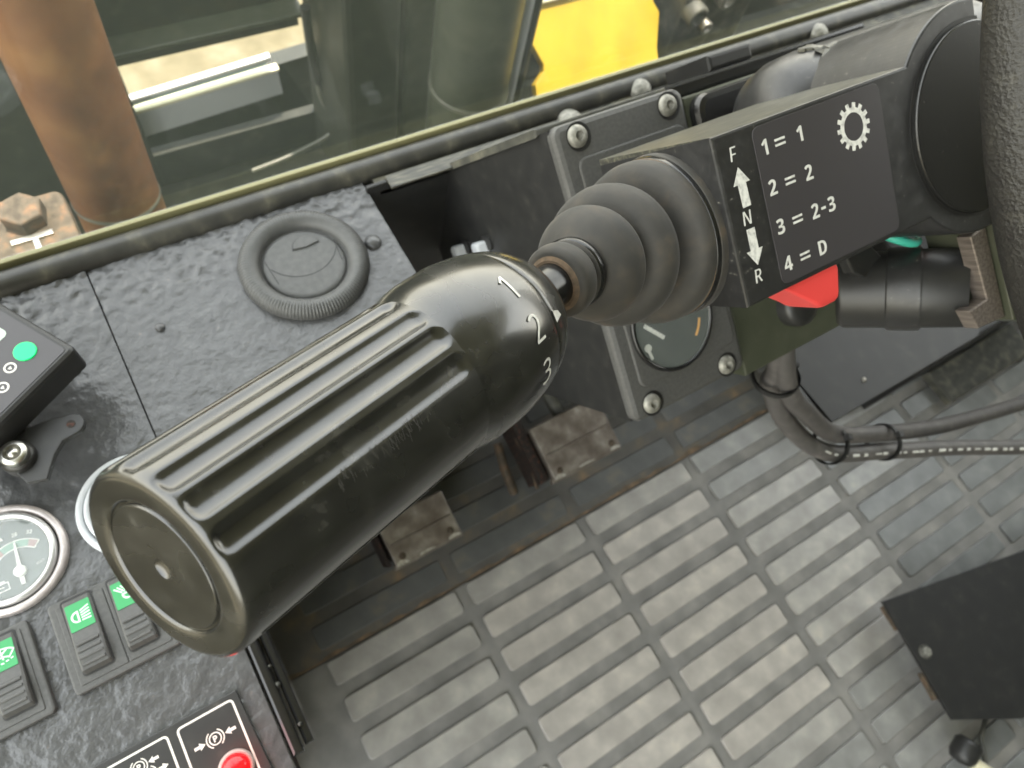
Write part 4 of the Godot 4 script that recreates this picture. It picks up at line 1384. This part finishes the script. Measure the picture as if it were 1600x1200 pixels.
func make_outside() -> void:
	var s := Shape.new()
	s.box(-30000, 30000, -30000, 30000, -100, 0)
	var g := structure("ground", s, mats.sand, "pale sandy ground outside the cab")
	g.transform = page(Vector3(0, -1.0, 0))
	# rust brown pipe
	var t := thing("exhaust_pipe", "rust brown upright pipe close behind the windscreen", "pipe", along(Vector3(-0.002, 0.10, -0.337), Vector3(0.05, 0.99, -0.133)))
	s = Shape.new()
	s.lathe([Vector2(33.5, 0), Vector2(33.5, 560), Vector2(33.5, 560), Vector2(30, 562), Vector2(0, 562)], 56)
	part("pipe", s, mats.copper_rust, t)
	s = Shape.new()
	s.lathe([Vector2(36, 538), Vector2(39, 541), Vector2(39, 600), Vector2(0, 604)], 48)
	part("pipe_cap", s, mats.grey_white, t)
	s = Shape.new()
	s.lathe([Vector2(33.8, 312), Vector2(34.4, 314), Vector2(33.8, 316)], 48)
	part("strap", s, mats.wire_clear, t)
	# rusty bolt on a bracket, left
	t = thing("rusty_mount", "rusty hexagon bolt on a scraped mounting bracket beyond the glass, left", "mount", page(Vector3(-0.042, 0.488, -0.31)))
	s = Shape.new()
	var hex := PackedVector2Array()
	for k in 6:
		hex.append(Vector2(cos(TAU * k / 6.0 + 0.3), sin(TAU * k / 6.0 + 0.3)) * 14.0)
	s.prism(hex, 0, 12, 1.6)
	part("bolt_head", s, mats.heavy_rust, t)
	s = Shape.new()
	s.prism(rounded(-30, 26, -34, 18, 6, 3), -14, 0, 2.0)
	part("bracket", s, mats.heavy_rust, t)
	s = Shape.new()
	s.box(-14, 12, -19, -15, -1, 2.0, 0.5)
	s.box(-1.5, 2.5, -33, -19.2, -1, 2.0, 0.5)
	part("weld_bead", s, mats.steel, t)
	s = Shape.new()
	s.box(-34, 34, -46, -34.5, -30, -6, 1)
	part("foot", s, mats.dusty_steel, t)
	# frame plate with the opening
	t = thing("machine_frame", "dark olive machine frame with a long slot in it", "machine frame", Transform3D())
	var z0 := -705.0
	var z1 := -690.0
	for q in [[-900.0, 70.0, -400.0, 700.0], [70.2, 292.0, 266.0, 700.0], [70.2, 312.0, -400.0, 118.0], [312.2, 420.0, -400.0, 330.0], [292.2, 420.0, 330.2, 700.0], [420.2, 1700.0, -400.0, 700.0]]:
		s = Shape.new()
		s.box(q[0], q[1], q[2], q[3], z0, z1, 0.0)
		part("plate", s, mats.dark_olive, t)
	s = Shape.new()
	s.xf = Transform3D(Basis(Vector3.BACK, 0.06), Vector3.ZERO)
	s.box(-200, 420, -400, 148, -770, -745)
	part("backing", s, mats.dark_olive, t)
	s = Shape.new()
	s.box(20, 66, 300, 420, -689.5, -640, 3)
	part("block", s, mats.olive_paint, t)
	s = Shape.new()
	s.box(64, 292, 300, 306, -689.5, -660, 2)
	part("rib", s, mats.olive_paint, t)
	s = Shape.new()
	s.box(300, 372, -200, 640, -689.5, -560, 8)
	part("post", s, mats.dark_olive, t)
	s = Shape.new()
	s.box(398, 440, -200, 640, -660, -600, 5)
	part("post", s, mats.olive_paint, t)
	s = Shape.new()
	s.box(-900, 1700, 0, 60, -689.5, -280, 3)
	part("deck", s, mats.dark_olive, t)
	s = Shape.new()
	s.box(-900, 1700, 60.5, 110, -480, -440, 3)
	part("rail", s, mats.dark_olive, t)
	outside_box("white_rail", "thin white rail crossing the slot in the machine frame", "rail", Vector3(-200, 191, -712), Vector3(268, 199, -704), mats.white_paint, 2.0).rotation.z = 0.07
	outside_box("cyan_rail", "thin pale cyan rail just under the white rail", "rail", Vector3(-200, 183, -716), Vector3(262, 188, -709), mats.cyan_white, 1.5).rotation.z = 0.07
	var gb := outside_box("grey_beam", "smooth pale grey beam along the bottom of the slot", "beam", Vector3(-200, 133, -716), Vector3(272, 173, -706), mats.grey_white, 2.0)
	gb.rotation.z = 0.06
	s = Shape.new()
	s.box(-200, 274, 173.5, 177.5, -717, -705, 1.2)
	part("top_strip", s, mats.cream_paint, gb)
	# wires near the slot
	for q in [["thin pale cable hanging beside the grey beam", [Vector3(300, 260, -660), Vector3(296, 190, -650), Vector3(310, 130, -640), Vector3(250, 116, -630), Vector3(180, 112, -625)]], ["thin grey cable curling along the machine deck", [Vector3(290, 96, -600), Vector3(200, 92, -590), Vector3(150, 84, -575), Vector3(60, 80, -560)]], ["dark cable bundle dropping past the slot's right end", [Vector3(285, 330, -640), Vector3(292, 240, -650), Vector3(304, 170, -655), Vector3(312, 100, -640)]]]:
		t = thing("cable", q[0], "cable", Transform3D(), "loose cables outside the windscreen")
		s = Shape.new()
		var c := Curve3D.new()
		c.bake_interval = 10.0
		var pts: Array = q[1]
		for k in pts.size():
			var dirn: Vector3 = (pts[mini(k + 1, pts.size() - 1)] - pts[maxi(k - 1, 0)]) / 6.0
			c.add_point(pts[k], -dirn, dirn)
		s.tube(Array(c.get_baked_points()), 6.0 if q[0].begins_with("dark") else 3.0, 10)
		part("cable_body", s, mats.black_satin if q[0].begins_with("dark") else mats.wire_clear, t)
	# grey pipe with strap
	t = thing("grey_pipe", "grey green upright pipe with a thin strap, left of the yellow panel", "pipe", Transform3D(Basis(), Vector3(0.42, 0.0, -0.48)))
	s = Shape.new()
	s.xf = along(Vector3(0, 100, 0), Vector3(0.0, 1, 0.0))
	s.lathe([Vector2(47, 0), Vector2(47, 560)], 48)
	part("pipe", s, mats.olive_paint, t)
	s = Shape.new()
	s.xf = along(Vector3(0, 100, 0), Vector3(0.0, 1, 0.0))
	s.lathe([Vector2(47, 208), Vector2(48.5, 210), Vector2(48.5, 213), Vector2(47, 215)], 48)
	part("strap", s, mats.wire_clear, t)
	for q in [40.0, 51.0]:
		var h := thing("upright_hose", "thin grey hose beside the grey pipe" if q < 45.0 else "thin dark hose nearest the yellow panel", "hose", Transform3D(Basis(), Vector3(0.42, 0.0, -0.46)), "hoses beside the grey pipe")
		s = Shape.new()
		s.tube([Vector3(q, 80, 10), Vector3(q + 4, 250, 4), Vector3(q + 14, 420, -6), Vector3(q + 18, 640, -10)], 5.5, 12)
		part("hose_body", s, mats.grey_white if q < 45.0 else mats.black_satin, h)
	# yellow panel
	t = thing("yellow_panel", "bright yellow steel panel with a cut corner outside the glass", "panel", page(Vector3(0.486, 0.31, -0.45), 45.0))
	s = Shape.new()
	s.prism(V2([5, 160, 3, 88, 29, 21, 27, 14, 12, 2, 8, -30, 203, -30, 203, 2, 215, 44, 208, 57, 210, 160]), -10, 0, 1.0)
	part("panel", s, mats.yellow_paint, t)
	s = Shape.new()
	s.box(-16, 120, 86, 108, 0.5, 6, 1.5)
	part("pale_edge", s, mats.cream_paint, t)
	# valve fittings right of the panel
	t = thing("valve_block", "dusty valve block with hydraulic fittings right of the yellow panel", "valve block", Transform3D(Basis(), Vector3(0.72, 0.30, -0.46)))
	s = Shape.new()
	s.box(0, 130, -60, 80, -60, 0, 4)
	part("block", s, mats.dusty_steel, t)
	for q in [[14.0, 52.0, 15.0, "dusty_steel"], [58.0, 66.0, 13.0, "dull_steel"], [92.0, 78.0, 10.0, "bare_metal_orange"], [40.0, 30.0, 9.0, "dull_steel"]]:
		s = Shape.new()
		s.xf = moved(q[0], q[1], 0)
		s.lathe([Vector2(q[2], -2), Vector2(q[2], 16), Vector2(q[2] * 0.8, 18), Vector2(q[2] * 0.55, 18), Vector2(q[2] * 0.5, 12), Vector2(0, 12)], 20)
		part("fitting", s, mats[q[3]], t)
	s = Shape.new()
	s.box(60, 110, 96, 120, -10, 8, 2)
	part("yellow_tag", s, mats.yellow_paint, t)

func make_cab() -> void:
	var s := Shape.new()
	s.box(-620, 1720, -1500, 370, 0, 40)
	structure("roof", s, mats.liner, "pale olive cab roof lining").transform = page(Vector3(0, 1.72, 0))
	s = Shape.new()
	s.box(-620, 1720, 0, 1720, 1500, 1540)
	structure("back_wall", s, mats.olive_paint, "olive back wall of the cab")
	s = Shape.new()
	s.box(1700, 1740, 0, 800, -260, 1500)
	s.box(1700, 1740, 800.5, 1719, 380, 1500)
	structure("right_wall", s, mats.olive_paint, "olive right side wall of the cab")
	s = Shape.new()
	s.box(-660, -620, 0, 420, -260, 1500)
	structure("left_wall", s, mats.beige_trim, "beige left door trim of the cab")
	s = Shape.new()
	s.box(-620, 1700, 0, 528, -235, -226)
	structure("front_wall", s, mats.dark_olive, "dark front wall of the footwell")


func _ready() -> void:
	var cam := Camera3D.new()
	cam.name = "camera"
	var right := Vector3(0.8494, 0.1661, 0.5009)
	var down := Vector3(-0.3967, -0.4248, 0.8137)
	var fwd := right.cross(down).normalized()
	right = (right - fwd * right.dot(fwd)).normalized()
	cam.transform = Transform3D(Basis(right, -fwd.cross(right), -fwd), Vector3(0.0256, 0.9245, 0.0885))
	cam.near = 0.02
	cam.far = 200.0
	var att := CameraAttributesPhysical.new()
	att.frustum_focal_length = 35.0 * 0.5 / tan(deg_to_rad(56.83 * 0.5))
	att.frustum_focus_distance = 0.215
	att.exposure_aperture = 26.0
	att.frustum_near = 0.02
	att.frustum_far = 200.0
	cam.attributes = att
	add_child(cam)
	cam.fov = 56.83
	cam.current = true
	print("fov ", cam.fov, " focal ", att.frustum_focal_length)

	var env := Environment.new()
	env.background_mode = Environment.BG_SKY
	env.tonemap_mode = Environment.TONE_MAPPER_LINEAR
	env.tonemap_exposure = 4.4
	env.sdfgi_enabled = true
	env.ssao_enabled = true
	env.ssil_enabled = true
	var sky := Sky.new()
	var sm := ProceduralSkyMaterial.new()
	sm.sky_top_color = Color(0.80, 0.82, 0.83)
	sm.sky_horizon_color = Color(0.95, 0.93, 0.85)
	sm.sky_curve = 0.25
	sm.ground_bottom_color = Color(0.5, 0.47, 0.38)
	sm.ground_horizon_color = Color(0.7, 0.68, 0.6)
	sm.sky_energy_multiplier = 1.3
	sky.sky_material = sm
	env.sky = sky
	var we := WorldEnvironment.new()
	we.name = "world"
	we.environment = env
	add_child(we)

	var sun := DirectionalLight3D.new()
	sun.name = "sun"
	sun.light_energy = 0.8
	sun.light_color = Color(1.0, 0.96, 0.88)
	sun.light_angular_distance = 0.6
	sun.shadow_enabled = true
	add_child(sun)
	sun.look_at_from_position(Vector3(0.35, 3.0, -0.3), Vector3.ZERO)

	make_materials()
	make_cab()
	make_outside()
	make_floor()
	make_windscreen()
	make_dash()
	make_instrument_box()
	make_console()
	make_selector()
	make_column()
	make_wheel()
	make_vent()
	make_gauge("voltmeter", "pale rimmed voltmeter with white needle at the left edge", Vector2(-90.5, 58.5), true)
	make_gauge("blank_gauge", "pale blue grey gauge half hidden behind the grip's end", Vector2(-33.5, 58.5), false)
	switch_frame("black two switch frame left of the grip's end", -81.5, -36.0, -13.7, 29.0, [-58.0])
	switch_frame("black switch frame at the left edge with the wiper switch", -142.0, -89.8, -15.2, 28.2, [-114.0])
	rocker_switch("rocker switch with a green headlamp symbol, left in the two switch frame", -69.4, 10.0, "lamp")
	rocker_switch("rocker switch with a green work lamp symbol, partly behind the grip's end", -49.8, 10.2, "work")
	rocker_switch("rocker switch with a green windscreen wiper symbol, at the left edge", -101.6, 8.5, "wiper")
	make_brake_plates()
	make_monitor()
	make_pedals()
	make_right_side()
